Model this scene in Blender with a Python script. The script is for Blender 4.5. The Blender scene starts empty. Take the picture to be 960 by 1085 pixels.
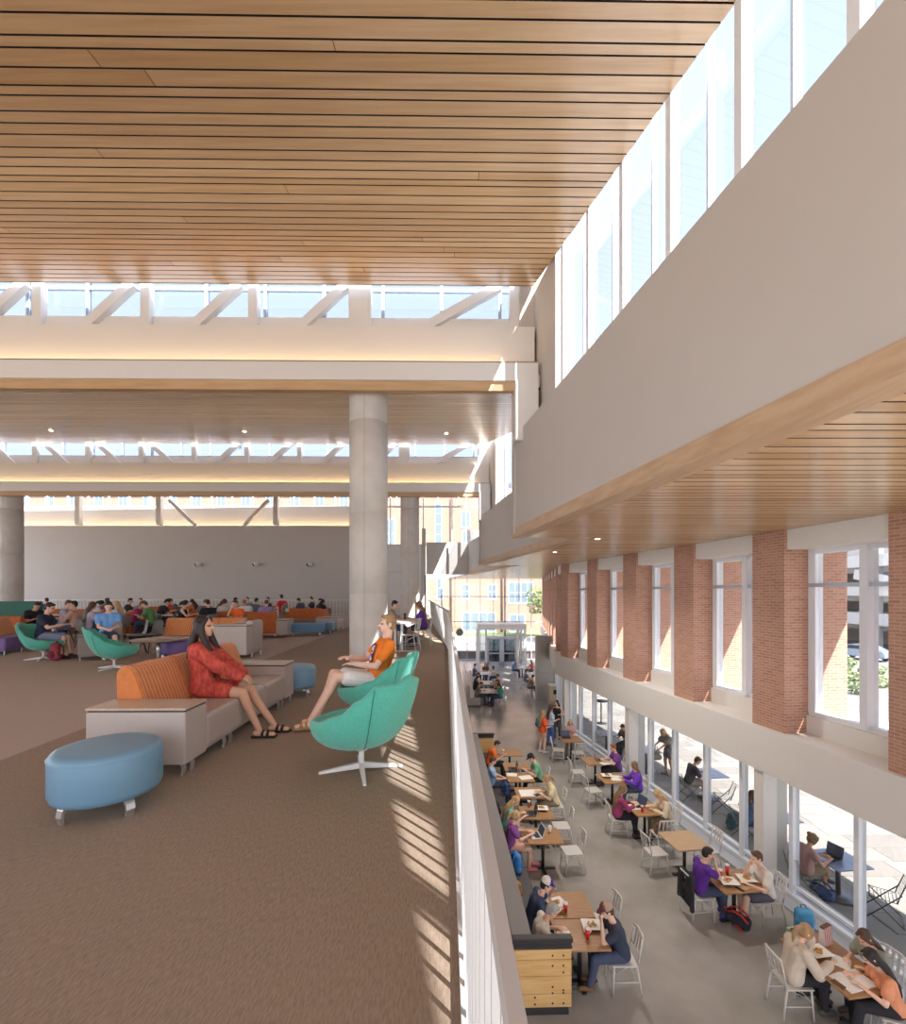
import bpy, bmesh, math, random
from mathutils import Vector, Matrix
random.seed(7)
SC = bpy.context.scene
COL = SC.collection
PI = math.pi
CAMZ = 1.55
LOW = -4.65                      # lower floor level (upper carpet is z = 0)
FPX = 512.0

def at(px, py, z):               # ground-plane point for a picture position at a known height
    d = (CAMZ - z) * FPX / (py - 628.0)
    return ((px - 480.0) * d / FPX, d)

# ------------------------------------------------------------------ materials
def lin(c):
    c = c / 255.0
    return c / 12.92 if c <= 0.04045 else ((c + 0.055) / 1.055) ** 2.4
def rgb(t):
    return (lin(t[0]), lin(t[1]), lin(t[2]), 1.0)
MATS = {}
def mat(name, col, rough=0.6, metal=0.0, spec=0.5, noise=0.0, nscale=8.0, stretch=(1, 1, 1), bump=0.0, bscale=60.0, col2=None, emit=None, estr=0.0, coat=0.0, sheen=0.0):
    if name in MATS: return MATS[name]
    m = bpy.data.materials.new(name); m.use_nodes = True
    nt = m.node_tree; b = nt.nodes['Principled BSDF']
    b.inputs['Base Color'].default_value = rgb(col)
    b.inputs['Roughness'].default_value = rough
    b.inputs['Metallic'].default_value = metal
    b.inputs['Specular IOR Level'].default_value = spec
    if coat: b.inputs['Coat Weight'].default_value = coat
    if sheen: b.inputs['Sheen Weight'].default_value = sheen
    if noise or bump:
        tc = nt.nodes.new('ShaderNodeTexCoord'); mp = nt.nodes.new('ShaderNodeMapping')
        mp.inputs['Scale'].default_value = stretch
        nt.links.new(tc.outputs['Object'], mp.inputs['Vector'])
    if noise:
        n = nt.nodes.new('ShaderNodeTexNoise'); n.inputs['Scale'].default_value = nscale; n.inputs['Detail'].default_value = 5
        nt.links.new(mp.outputs[0], n.inputs['Vector'])
        mx = nt.nodes.new('ShaderNodeMix'); mx.data_type = 'RGBA'
        c2 = rgb(col2) if col2 else tuple([max(0, v * (1 - noise)) for v in rgb(col)[:3]] + [1])
        mx.inputs[6].default_value = rgb(col); mx.inputs[7].default_value = c2
        cr = nt.nodes.new('ShaderNodeMapRange'); cr.inputs[1].default_value = .35; cr.inputs[2].default_value = .68
        nt.links.new(n.outputs['Fac'], cr.inputs[0]); nt.links.new(cr.outputs[0], mx.inputs[0])
        nt.links.new(mx.outputs[2], b.inputs['Base Color'])
    if bump:
        n2 = nt.nodes.new('ShaderNodeTexNoise'); n2.inputs['Scale'].default_value = bscale
        nt.links.new(mp.outputs[0], n2.inputs['Vector'])
        bp = nt.nodes.new('ShaderNodeBump'); bp.inputs['Strength'].default_value = bump; bp.inputs['Distance'].default_value = 0.02
        nt.links.new(n2.outputs['Fac'], bp.inputs['Height']); nt.links.new(bp.outputs[0], b.inputs['Normal'])
    if emit:
        b.inputs['Emission Color'].default_value = rgb(emit); b.inputs['Emission Strength'].default_value = estr
    MATS[name] = m
    return m

def stripe_mat(name, base, line, axis, period, width, rough=.8):
    """woven fabric with narrow pale pinstripes"""
    m = mat(name, base, rough, noise=.16, nscale=14, sheen=.2); nt = m.node_tree; b = nt.nodes['Principled BSDF']
    tc = [n for n in nt.nodes if n.type == 'TEX_COORD'][0]
    sp = nt.nodes.new('ShaderNodeSeparateXYZ'); nt.links.new(tc.outputs['Object'], sp.inputs[0])
    def mth(op, a, v):
        q = nt.nodes.new('ShaderNodeMath'); q.operation = op
        nt.links.new(a, q.inputs[0]); q.inputs[1].default_value = v; return q.outputs[0]
    f = mth('FRACT', mth('MULTIPLY', sp.outputs[axis], 1 / period), 0)
    g = mth('LESS_THAN', f, width)
    old = b.inputs['Base Color'].links[0].from_socket
    mx = nt.nodes.new('ShaderNodeMix'); mx.data_type = 'RGBA'
    nt.links.new(g, mx.inputs[0]); nt.links.new(old, mx.inputs[6]); mx.inputs[7].default_value = rgb(line)
    nt.links.new(mx.outputs[2], b.inputs['Base Color'])
    return m

def brick_mat(name, c1, c2, mortar, scale=1.0, bw=.215, bh=.075):
    m = mat(name, c1, .85); nt = m.node_tree; b = nt.nodes['Principled BSDF']
    tc = nt.nodes.new('ShaderNodeTexCoord'); sp = nt.nodes.new('ShaderNodeSeparateXYZ')
    nt.links.new(tc.outputs['Object'], sp.inputs[0])
    ad = nt.nodes.new('ShaderNodeMath'); nt.links.new(sp.outputs[0], ad.inputs[0]); nt.links.new(sp.outputs[1], ad.inputs[1])
    cb = nt.nodes.new('ShaderNodeCombineXYZ'); nt.links.new(ad.outputs[0], cb.inputs[0]); nt.links.new(sp.outputs[2], cb.inputs[1])
    br = nt.nodes.new('ShaderNodeTexBrick'); nt.links.new(cb.outputs[0], br.inputs['Vector'])
    br.inputs['Scale'].default_value = scale
    br.inputs['Brick Width'].default_value = bw; br.inputs['Row Height'].default_value = bh
    br.inputs['Mortar Size'].default_value = .0085; br.inputs['Mortar Smooth'].default_value = .3
    br.inputs['Color1'].default_value = rgb(c1); br.inputs['Color2'].default_value = rgb(c2); br.inputs['Mortar'].default_value = rgb(mortar)
    nt.links.new(br.outputs['Color'], b.inputs['Base Color'])
    bp = nt.nodes.new('ShaderNodeBump'); bp.inputs['Strength'].default_value = .35; bp.inputs['Distance'].default_value = .01; bp.invert = True
    nt.links.new(br.outputs['Fac'], bp.inputs['Height']); nt.links.new(bp.outputs[0], b.inputs['Normal'])
    return m

def glass_mat(name, tint=(240, 243, 246), refl=.07):
    m = bpy.data.materials.new(name); m.use_nodes = True
    nt = m.node_tree; nt.nodes.clear()
    o = nt.nodes.new('ShaderNodeOutputMaterial'); t = nt.nodes.new('ShaderNodeBsdfTransparent'); g = nt.nodes.new('ShaderNodeBsdfGlossy')
    t.inputs[0].default_value = rgb(tint); g.inputs['Roughness'].default_value = .02
    fr = nt.nodes.new('ShaderNodeLayerWeight'); fr.inputs[0].default_value = .5
    pw = nt.nodes.new('ShaderNodeMath'); pw.operation = 'POWER'; pw.inputs[1].default_value = 4.5
    ml = nt.nodes.new('ShaderNodeMath'); ml.operation = 'MULTIPLY_ADD'; ml.inputs[1].default_value = .5; ml.inputs[2].default_value = refl * .5
    ml.use_clamp = True
    mx = nt.nodes.new('ShaderNodeMixShader')
    nt.links.new(fr.outputs['Facing'], pw.inputs[0]); nt.links.new(pw.outputs[0], ml.inputs[0]); nt.links.new(ml.outputs[0], mx.inputs[0])
    nt.links.new(t.outputs[0], mx.inputs[1]); nt.links.new(g.outputs[0], mx.inputs[2]); nt.links.new(mx.outputs[0], o.inputs[0])
    MATS[name] = m
    return m

OAK = [mat('oak_board_%d' % i, c, .24, spec=.6, noise=.2, nscale=2.2, stretch=(.35, 6, 6), col2=c2) for i, (c, c2) in enumerate([
    ((204, 173, 134), (191, 158, 118)), ((200, 168, 128), (187, 152, 112)), ((208, 178, 140), (196, 164, 124)), ((195, 162, 121), (182, 147, 106))])]
OAKTRIM = mat('oak_trim', (192, 162, 130), .45, noise=.2, nscale=2.5, stretch=(5, .5, 5), col2=(176, 144, 110))
OAKTRIMX = mat('oak_trim_cross', (198, 164, 124), .45, noise=.2, nscale=2.5, stretch=(.5, 5, 5), col2=(184, 148, 106))
DARKGAP = mat('shadow_gap_backing', (40, 33, 27), .9)
WHITE = mat('white_paint', (221, 217, 211), .6)
WALLP = mat('warm_white_plaster', (190, 183, 175), .75, noise=.03, nscale=.8)
STEELW = mat('white_painted_steel', (222, 218, 212), .45)
CONC = mat('fair_faced_concrete', (205, 199, 190), .7, noise=.10, nscale=3.0, bump=.08, bscale=30)
CARPET_D = mat('brown_carpet', (156, 136, 115), .95, noise=.30, nscale=120, stretch=(1, .18, 1), bump=.2, bscale=240)
CARPET_L = mat('grey_brown_carpet', (186, 168, 152), .95, noise=.28, nscale=150, stretch=(.35, 1, 1), bump=.25, bscale=260)
POLISH = mat('polished_concrete', (166, 161, 154), .2, noise=.22, nscale=.9, col2=(143, 138, 130), spec=.55)
BRICK = brick_mat('red_brick', (184, 137, 114), (164, 117, 96), (190, 160, 143), 1.0, .19, .058)
BRICKX = brick_mat('pale_red_brick', (176, 140, 120), (164, 128, 109), (180, 154, 138))
ALU = mat('silver_aluminium_frame', (186, 190, 198), .4, metal=.3)
FRAMEW = mat('white_window_frame', (226, 228, 232), .45)
GLASS = glass_mat('clear_glass', (228, 230, 232))
GLASSH = glass_mat('tinted_high_glass', (202, 206, 212))
GLASSS = glass_mat('lightly_tinted_glass', (211, 214, 220))
GLASSD = mat('dark_reflective_window', (120, 135, 150), .12, spec=.8)
LED = mat('warm_led_strip', (255, 236, 200), .5, emit=(255, 214, 150), estr=6)
LEDB = mat('soft_led_strip', (255, 236, 200), .5, emit=(255, 222, 168), estr=11)
LAMP = mat('downlight_lens', (255, 250, 240), .5, emit=(255, 240, 215), estr=6)
PAVE = mat('pale_stone_paving', (142, 137, 130), .85, noise=.12, nscale=1.2)
ASPH = mat('grey_asphalt', (150, 147, 144), .9, noise=.1, nscale=2)
GRASS = mat('green_lawn', (150, 168, 110), .95, noise=.3, nscale=6)
TILE = mat('grey_tile', (178, 172, 164), .6, noise=.06, nscale=4)
BLACK = mat('black_powder_coat', (34, 33, 34), .5)
CHROME = mat('brushed_metal', (206, 204, 202), .3, metal=.85)

# ------------------------------------------------------------------ mesh builder
class MB:
    def __init__(s): s.bm = bmesh.new()
    def face(s, pts, mi=0):
        vs = [s.bm.verts.new(p) for p in pts]
        f = s.bm.faces.new(vs); f.material_index = mi; return f
    def hexa(s, b, t, mi=0, side=None):     # bottom quad (ccw from above), top quad
        vb = [s.bm.verts.new(p) for p in b]; vt = [s.bm.verts.new(p) for p in t]
        n = len(vb)
        fs = [s.bm.faces.new(vb[::-1]), s.bm.faces.new(vt)]
        for i in range(n):
            j = (i + 1) % n
            fs.append(s.bm.faces.new((vb[i], vb[j], vt[j], vt[i])))
        for f in fs: f.material_index = mi
        if side is not None:
            for f in fs[2:]: f.material_index = side
        return vb + vt
    def box(s, x0, x1, y0, y1, z0, z1, mi=0):
        return s.hexa([(x0, y0, z0), (x1, y0, z0), (x1, y1, z0), (x0, y1, z0)], [(x0, y0, z1), (x1, y0, z1), (x1, y1, z1), (x0, y1, z1)], mi)
    def prism(s, poly, z0, z1, mi=0):
        a = sum(poly[i][0] * poly[(i + 1) % len(poly)][1] - poly[(i + 1) % len(poly)][0] * poly[i][1] for i in range(len(poly)))
        if a < 0: poly = poly[::-1]
        return s.hexa([(p[0], p[1], z0) for p in poly], [(p[0], p[1], z1) for p in poly], mi)
    def rbox(s, x0, x1, y0, y1, z0, z1, r=.03, seg=3, mi=0, M=None):
        t = bmesh.new(); bmesh.ops.create_cube(t, size=1)
        for v in t.verts: v.co = Vector(((x0 + x1) / 2 + v.co.x * (x1 - x0), (y0 + y1) / 2 + v.co.y * (y1 - y0), (z0 + z1) / 2 + v.co.z * (z1 - z0)))
        r = min(r, .49 * min(x1 - x0, y1 - y0, z1 - z0))
        bmesh.ops.bevel(t, geom=t.edges[:], offset=r, segments=seg, profile=.5, affect='EDGES')
        s._merge(t, mi, M); return s
    def _merge(s, t, mi=None, M=None):
        if M is not None: bmesh.ops.transform(t, matrix=M, verts=t.verts[:])
        if mi is not None:
            for f in t.faces: f.material_index = mi
        me = bpy.data.meshes.new('tmp'); t.to_mesh(me); t.free(); s.bm.from_mesh(me); bpy.data.meshes.remove(me)
    def beam(s, p0, p1, w, h, mi=0, up=(0, 0, 1)):
        p0, p1 = Vector(p0), Vector(p1); d = (p1 - p0).normalized(); up = Vector(up)
        if abs(d.dot(up)) > .98: up = Vector((0, 1, 0))
        a = d.cross(up).normalized(); b = a.cross(d).normalized()
        q = [a * w / 2 * i + b * h / 2 * j for i, j in ((-1, -1), (1, -1), (1, 1), (-1, 1))]
        s.hexa([p0 + k for k in q][::-1], [p1 + k for k in q][::-1], mi)
    def cyl(s, p0, p1, r0, r1=None, n=14, mi=0, caps=True):
        s.tube([p0, p1], [r0, r0 if r1 is None else r1], n, mi, caps)
    def tube(s, pts, r, n=8, mi=0, caps=True, closed=False):
        pts = [Vector(p) for p in pts]
        if not isinstance(r, (list, tuple)): r = [r] * len(pts)
        rings = []; prev = None; N = len(pts)
        for i, p in enumerate(pts):
            if closed: d = (pts[(i + 1) % N] - pts[i - 1]).normalized()
            elif i == 0: d = (pts[1] - p).normalized()
            elif i == N - 1: d = (p - pts[-2]).normalized()
            else: d = ((pts[i + 1] - p).normalized() + (p - pts[i - 1]).normalized()).normalized()
            if prev is None:
                u = Vector((0, 0, 1)) if abs(d.z) < .9 else Vector((1, 0, 0))
                a = d.cross(u).normalized()
            else:
                a = (prev - d * prev.dot(d)).normalized()
            prev = a; b = d.cross(a)
            rings.append([s.bm.verts.new(p + (a * math.cos(2 * PI * k / n) + b * math.sin(2 * PI * k / n)) * r[i]) for k in range(n)])
        M = N if closed else N - 1
        for i in range(M):
            A, B = rings[i], rings[(i + 1) % N]
            for k in range(n):
                f = s.bm.faces.new((A[k], A[(k + 1) % n], B[(k + 1) % n], B[k])); f.material_index = mi; f.smooth = True
        if caps and not closed:
            f = s.bm.faces.new(rings[0][::-1]); f.material_index = mi
            f = s.bm.faces.new(rings[-1]); f.material_index = mi
    def lathe(s, prof, n=24, c=(0, 0, 0), mi=0, sx=1, sy=1):
        rings = []
        for r, z in prof:
            if r < 1e-5: rings.append([s.bm.verts.new((c[0], c[1], c[2] + z))])
            else: rings.append([s.bm.verts.new((c[0] + sx * r * math.cos(2 * PI * k / n), c[1] + sy * r * math.sin(2 * PI * k / n), c[2] + z)) for k in range(n)])
        for A, B in zip(rings, rings[1:]):
            for k in range(n):
                j = (k + 1) % n
                if len(A) == 1 and len(B) == 1: continue
                if len(A) == 1: f = s.bm.faces.new((A[0], B[j], B[k]))
                elif len(B) == 1: f = s.bm.faces.new((A[k], A[j], B[0]))
                else: f = s.bm.faces.new((A[k], A[j], B[j], B[k]))
                f.material_index = mi; f.smooth = True
    def ball(s, c, r, mi=0, u=12, v=8, M=None):
        t = bmesh.new(); bmesh.ops.create_uvsphere(t, u_segments=u, v_segments=v, radius=1)
        if not isinstance(r, (tuple, list)): r = (r, r, r)
        m = Matrix.Translation(c) @ (M if M else Matrix()) @ Matrix.Diagonal((r[0], r[1], r[2], 1))
        for f in t.faces: f.smooth = True
        s._merge(t, mi, m)
    def mesh(s, name, mats, rot=0.0, recalc=True):
        if recalc: bmesh.ops.recalc_face_normals(s.bm, faces=s.bm.faces[:])
        if rot: bmesh.ops.rotate(s.bm, verts=s.bm.verts[:], matrix=Matrix.Rotation(rot, 3, 'Z'))
        me = bpy.data.meshes.new(name); s.bm.to_mesh(me); s.bm.free()
        for m in (mats if isinstance(mats, (list, tuple)) else [mats]): me.materials.append(m)
        return me
    def build(s, name, mats, parent=None, rot=0.0, smooth=False):
        me = s.mesh(name, mats, rot)
        if smooth: me.shade_smooth()
        return link(name, me, parent)

def link(name, me, parent=None, loc=None, rz=None):
    o = bpy.data.objects.new(name, me); COL.objects.link(o)
    if parent: o.parent = parent
    if loc is not None: o.location = loc
    if rz is not None: o.rotation_euler.z = rz
    return o
def tag(o, label, cat, group=None, kind=None):
    o['label'] = label; o['category'] = cat
    if group: o['group'] = group
    if kind: o['kind'] = kind
    return o
def struct(o, label=None):
    o['kind'] = 'structure'
    if label: o['label'] = label
    return o
def thing(name, label, cat, loc=(0, 0, 0), rz=0.0, group=None):
    o = bpy.data.objects.new(name, None); COL.objects.link(o)
    o.empty_display_size = .2
    o.location = loc; o.rotation_euler.z = rz
    return tag(o, label, cat, group)
def kids(o): return [c for c in bpy.data.objects if c.parent is o]
def dup(root, label, loc, rz=None, group=None):
    r = root.copy(); COL.objects.link(r); r.location = loc
    if rz is not None: r.rotation_euler.z = rz
    r['label'] = label
    if group: r['group'] = group
    for ch in list(root.children):
        c = ch.copy(); COL.objects.link(c); c.parent = r
        for g in list(ch.children):
            d = g.copy(); COL.objects.link(d); d.parent = c
    return r
# ================================================================== PEOPLE
TMP = bpy.data.scenes.new('remesh_bench'); TVL = TMP.view_layers[0]
def V(*a): return Vector(a)

class Blob:
    """a set of overlapping capsules and ellipsoids fused into one continuous skin"""
    def __init__(s): s.it = []
    def cap(s, a, b, ra, rb=None): s.it.append((Vector(a), Vector(b), ra, ra if rb is None else rb)); return s
    def chain(s, pts, rs):
        for i in range(len(pts) - 1): s.cap(pts[i], pts[i + 1], rs[i], rs[i + 1])
        return s
    def ell(s, c, r, M=None): s.it.append((Vector(c), r, M)); return s
    def fuse(s, name, v, smooth=2):
        m = MB()
        for q in s.it:
            if len(q) == 3: m.ball(q[0], q[1], u=14, v=10, M=q[2].to_4x4() if q[2] else None)
            else:
                a, b, ra, rb = q
                m.ball(a, ra, u=12, v=8)
                if (b - a).length > 1e-4:
                    m.ball(b, rb, u=12, v=8); m.tube([a, b], [ra, rb], 12)
        me = m.mesh(name, [], recalc=False)
        o = bpy.data.objects.new('t', me); TMP.collection.objects.link(o)
        md = o.modifiers.new('r', 'REMESH'); md.mode = 'VOXEL'; md.voxel_size = v; md.adaptivity = 0
        TVL.update(); dg = TVL.depsgraph
        out = bpy.data.meshes.new_from_object(o.evaluated_get(dg), depsgraph=dg)
        bpy.data.objects.remove(o); bpy.data.meshes.remove(me)
        b = bmesh.new(); b.from_mesh(out)
        for _ in range(smooth): bmesh.ops.smooth_vert(b, verts=b.verts[:], factor=.5, use_axis_x=True, use_axis_y=True, use_axis_z=True)
        b.to_mesh(out); b.free(); out.name = name; out.shade_smooth(); out.materials.clear()
        return out

def ik(a, t, l1, l2, pole):
    d = t - a; L = d.length
    if L > (l1 + l2) * .995: t = a + d.normalized() * (l1 + l2) * .995; d = t - a; L = d.length
    u = d.normalized(); x = (l1 * l1 - l2 * l2 + L * L) / (2 * L); h = math.sqrt(max(l1 * l1 - x * x, 0))
    p = Vector(pole); p = (p - u * p.dot(u)).normalized()
    return a + u * x + p * h, t

SKIN = {k: mat('skin_' + k, c, .55, noise=.06, nscale=9) for k, c in dict(light=(232, 190, 164), fair=(222, 178, 150), tan=(206, 158, 126), brown=(150, 106, 80)).items()}
LIPS = mat('lips', (190, 116, 104), .5); EYE = mat('eye_dark', (46, 34, 28), .3)
HAIRC = dict(dark=(44, 33, 28), black=(32, 27, 25), brown=(88, 62, 44), light=(140, 104, 70), blond=(206, 170, 118), sand=(176, 140, 98), grey=(170, 164, 156), red=(150, 88, 52))
HAIR = {k: mat('hair_' + k, c, .6, noise=.35, nscale=18, stretch=(1, 1, .15)) for k, c in HAIRC.items()}
def cloth(name, c): return mat('fabric_' + name, c, .9, noise=.1, nscale=12, bump=.2, bscale=40)

POSES = {
    'write': dict(S=.45, lean=.30, pitch=-.60, L=(-.15, .40, .785), R=(.11, .43, .785)),
    'laptop': dict(S=.45, lean=.12, pitch=-.34, L=(-.10, .42, .80), R=(.10, .42, .80)),
    'eat': dict(S=.45, lean=.20, pitch=-.25, L=(-.16, .42, .785), R=(.05, .30, 1.05)),
    'eat2': dict(S=.45, lean=.26, pitch=-.38, L=(-.05, .33, 1.02), R=(.16, .44, .785)),
    'talk': dict(S=.45, lean=.04, pitch=-.05, yaw=.5, L=(-.16, .38, .785), R=(.15, .40, .80)),
    'talk2': dict(S=.45, lean=.10, pitch=-.08, yaw=-.6, L=(-.12, .40, .80), R=(.20, .36, .785)),
    'lap': dict(S=.45, lean=-.06, pitch=-.38, L=(-.06, .34, .70), R=(.07, .34, .70)),
    'lowlap': dict(S=.42, lean=-.22, pitch=-.30, L=(-.07, .30, .68), R=(.08, .32, .68), ft=.12),
    'elbow': dict(S=.45, lean=.34, pitch=-.40, L=(-.10, .40, 1.00), R=(.13, .44, .785)),
    'cross': dict(S=.45, lean=.10, pitch=-.50, L=(-.07, .38, .80), R=(.10, .40, .785), cross=1),
    'stand': dict(stand=1, lean=0, pitch=-.02, yaw=.25, L=(-.22, .12, .98), R=(.16, .24, 1.08)),
    'stand_b': dict(stand=1, lean=.02, pitch=-.05, yaw=-.25, L=(-.20, .22, 1.10), R=(.22, .10, .92)),
    'stand_c': dict(stand=1, lean=0, pitch=.0, L=(-.16, .24, 1.06), R=(.16, .24, 1.04)),
    'bend': dict(stand=1, lean=.38, pitch=-.5, L=(-.14, .50, .92), R=(.14, .52, .92)),
    'woman': dict(S=.435, lean=-.08, pitch=.06, yaw=-.10, L=(-.03, .40, .645), R=(.05, .41, .63), ft=.20, kz=-.01, curl=.45),
    'man': dict(S=.40, lean=-.30, pitch=.04, yaw=.0, L=(-.10, .26, .70), R=(.05, .30, .76), ft=.22, kz=.12, kn=.46, curl=.35),
}
PC = {}
def skeleton(pk, sex):
    p = POSES[pk]; f = .95 if sex == 'f' else 1.0
    J = {}
    a = p['lean']; u = V(0, math.sin(a), math.cos(a)); fw = V(0, math.cos(a), -math.sin(a))
    if p.get('stand'):
        P = V(0, 0, .93 * f)
        for s, n in ((-1, 'L'), (1, 'R')):
            J['hip' + n] = P + V(.085 * s, 0, -.04); J['knee' + n] = V(.095 * s, .03 + .03 * s, .49 * f); J['ank' + n] = V(.10 * s, -.02 + .05 * s, .085)
        if a > .3: P = P + V(0, -.08, 0)
    else:
        S = p['S']; P = V(0, 0, S + .095)
        kz = S + .05 + p.get('kz', 0); kn = p.get('kn', .43) * f
        for s, n in ((-1, 'L'), (1, 'R')):
            J['hip' + n] = P + V(.085 * s, .02, -.01)
            J['knee' + n] = V(.10 * s, .02 + kn, kz)
            J['ank' + n] = V(.10 * s, .02 + kn + p.get('ft', .02) + (.06 if n == 'L' else -.03), .09)
        if p.get('cross'):
            J['kneeR'] = V(.02, .44 * f, kz + .09); J['ankR'] = V(-.12, .58 * f, .30)
    J['P'] = P; J['u'] = u; J['fw'] = fw
    J['neck'] = P + u * .50 * f + fw * (.02 if a > 0 else 0)
    sw = .165 if sex == 'f' else .19
    for s, n in ((-1, 'L'), (1, 'R')):
        J['sh' + n] = P + u * .435 * f + V(sw * s, 0, 0)
        tgt = V(*p[n])
        J['el' + n], J['wr' + n] = ik(J['sh' + n], tgt, .285 * f, .255 * f, (.55 * s, -.45, -.75))
    hp = p['pitch']; hy = p.get('yaw', 0)
    H = Matrix.Rotation(hy, 3, 'Z') @ Matrix.Rotation(hp, 3, 'X')
    J['H'] = H
    J['head'] = J['neck'] + u * .075 + H @ V(0, .028, .105)
    return J

def body_blob(pk, sex, v):
    J = skeleton(pk, sex); p = POSES[pk]; b = Blob(); P, u, fw = J['P'], J['u'], J['fw']; f = .95 if sex == 'f' else 1.0
    fat = .90 if sex == 'f' else 1.0
    for s in (-1, 1): b.cap(P + V(.07 * s, 0, 0), P + V(.05 * s, 0, 0) + u * .17, .102, .096 * fat); b.cap(P + V(.05 * s, 0, 0) + u * .17, P + V(.075 * s, 0, 0) + u * .36, .096 * fat, .104 * fat)
    b.cap(J['shL'], J['neck'] - u * .02, .056 * fat, .058); b.cap(J['shR'], J['neck'] - u * .02, .056 * fat, .058)
    if sex == 'f':
        for s in (-1, 1): b.ell(P + u * .33 + fw * .075 + V(.062 * s, 0, 0), (.062, .062, .062))
    b.cap(J['neck'] - u * .03, J['head'] + J['H'] @ V(0, -.02, -.06), .054 * fat, .05 * fat)
    h, M = J['head'], J['H']
    hv = lambda x, y, z: h + M @ V(x, y, z)
    b.ell(hv(0, -.012, .03), (.075, .093, .088), M); b.ell(hv(0, .02, -.03), (.062, .069, .084), M)
    b.ell(hv(0, .05, -.088), (.034, .03, .026), M)
    b.cap(hv(0, .086, .006), hv(0, .106, -.026), .010, .015)
    b.cap(hv(-.016, .083, -.060), hv(.016, .083, -.060), .010)
    b.cap(hv(-.03, .079, .022), hv(.03, .079, .022), .012)
    for s in (-1, 1): b.ell(hv(.074 * s, -.012, -.008), (.012, .024, .034), M)
    ar = .88 if sex == 'f' else 1
    for s, n in ((-1, 'L'), (1, 'R')):
        b.cap(J['sh' + n], J['el' + n], .052 * ar, .041 * ar); b.cap(J['el' + n], J['wr' + n], .042 * ar, .028 * ar)
        d = (J['wr' + n] - J['el' + n]).normalized()
        side = V(1, 0, 0); side = (side - d * side.dot(d)).normalized(); nrm = d.cross(side) ; nrm = nrm if nrm.z > 0 else -nrm
        w = J['wr' + n]
        R = Matrix((side, d, nrm)).transposed()
        b.ell(w + d * .05, (.041, .052, .019), R)
        fr = max(.0088, v * .78); cu = p.get('curl', .35)
        for k, (ox, L) in enumerate(((-.031, .060), (-.011, .074), (.010, .078), (.030, .068))):
            q0 = w + d * .088 + side * ox * s * -1
            d1 = (d * math.cos(cu) - nrm * math.sin(cu)); d2 = (d * math.cos(2 * cu) - nrm * math.sin(2 * cu))
            q1 = q0 + d1 * L * .55; q2 = q1 + d2 * L * .45
            b.chain([w + d * .06 + side * ox * s * -.8, q0, q1, q2], [fr * 1.1, fr, fr * .95, fr * .85])
        t0 = w + d * .02 - side * s * .03; t1 = t0 - side * s * .022 + d * .03 - nrm * .012; t2 = t1 + d * .035 - nrm * .014
        b.chain([t0, t1, t2], [fr * 1.35, fr * 1.15, fr])
        b.cap(J['hip' + n], J['knee' + n], .086 * (1.0 if sex == 'm' else .97), .058); 
        k, an = J['knee' + n], J['ank' + n]
        mid = k.lerp(an, .32) + (V(0, -.012, 0))
        b.chain([k, mid, an], [.055, .053 * (1 if sex == 'm' else .94), .034])
        toe = V(0, 1, 0) if not (p.get('cross') and n == 'R') else V(-.25, .9, -.35)
        toe.normalize()
        b.cap(an + V(0, -.03, -.045), an + toe * .15 + V(0, 0, -.055), .033, .026)
    return b, J

def get_body(pk, sex, v):
    key = ('b', pk, sex, v)
    if key not in PC:
        b, J = body_blob(pk, sex, v); me = b.fuse('body', v, 2 if v > .012 else 2)
        # lips and eyes are coloured regions of the one skin
        h, Mi = J['head'], J['H'].inverted()
        mi = []
        for pl in me.polygons:
            c = Mi @ (pl.center - h); k = 0
            if c.y > .055 and abs(c.x) < .021 and abs(c.z + .061) < .0075: k = 1
            if c.y > .05 and abs(abs(c.x) - .031) < .0125 and abs(c.z - .004) < .0065: k = 2
            mi.append(k)
        for _ in range(3): me.materials.append(None)
        me.polygons.foreach_set('material_index', mi)
        PC[key] = me
    return PC[key]

def get_top(pk, sex, v, sleeve, loose=.0):
    key = ('t', pk, sex, v, sleeve, loose)
    if key in PC: return PC[key]
    J = skeleton(pk, sex); b = Blob(); P, u, fw = J['P'], J['u'], J['fw']; fat = .90 if sex == 'f' else 1.0; g = .014 + v * .25 + loose
    for s in (-1, 1): b.cap(P + V(.07 * s, 0, .01) + u * .0, P + V(.05 * s, 0, 0) + u * .17, .102 + g, .098 * fat + g); b.cap(P + V(.05 * s, 0, 0) + u * .17, P + V(.075 * s, 0, 0) + u * .36, .098 * fat + g, .104 * fat + g)
    if sleeve > .05:
        for n in 'LR': b.cap(J['sh' + n], J['neck'] - u * .045, .056 * fat + g, .052 + g)
    if sex == 'f':
        for s in (-1, 1): b.ell(P + u * .33 + fw * .075 + V(.062 * s, 0, 0), (.062 + g,) * 3)
    for n in 'LR':
        a, e, w = J['sh' + n], J['el' + n], J['wr' + n]
        if sleeve <= .05:
            b.cap(a.lerp(J['neck'], .45) - u * .02, P + u * .33 + V(.05 * (-1 if n == 'L' else 1), 0, 0), .045 + g * .6, .09); continue
        if sleeve <= .6: b.cap(a, a.lerp(e, sleeve), .054 + g, .052 + g * 1.3)
        else: b.cap(a, e, .054 + g, .044 + g * 1.2); b.cap(e, e.lerp(w, min(1, sleeve)), .044 + g * 1.2, .032 + g * 1.1)
    PC[key] = b.fuse('shirt', v); return PC[key]

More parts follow.
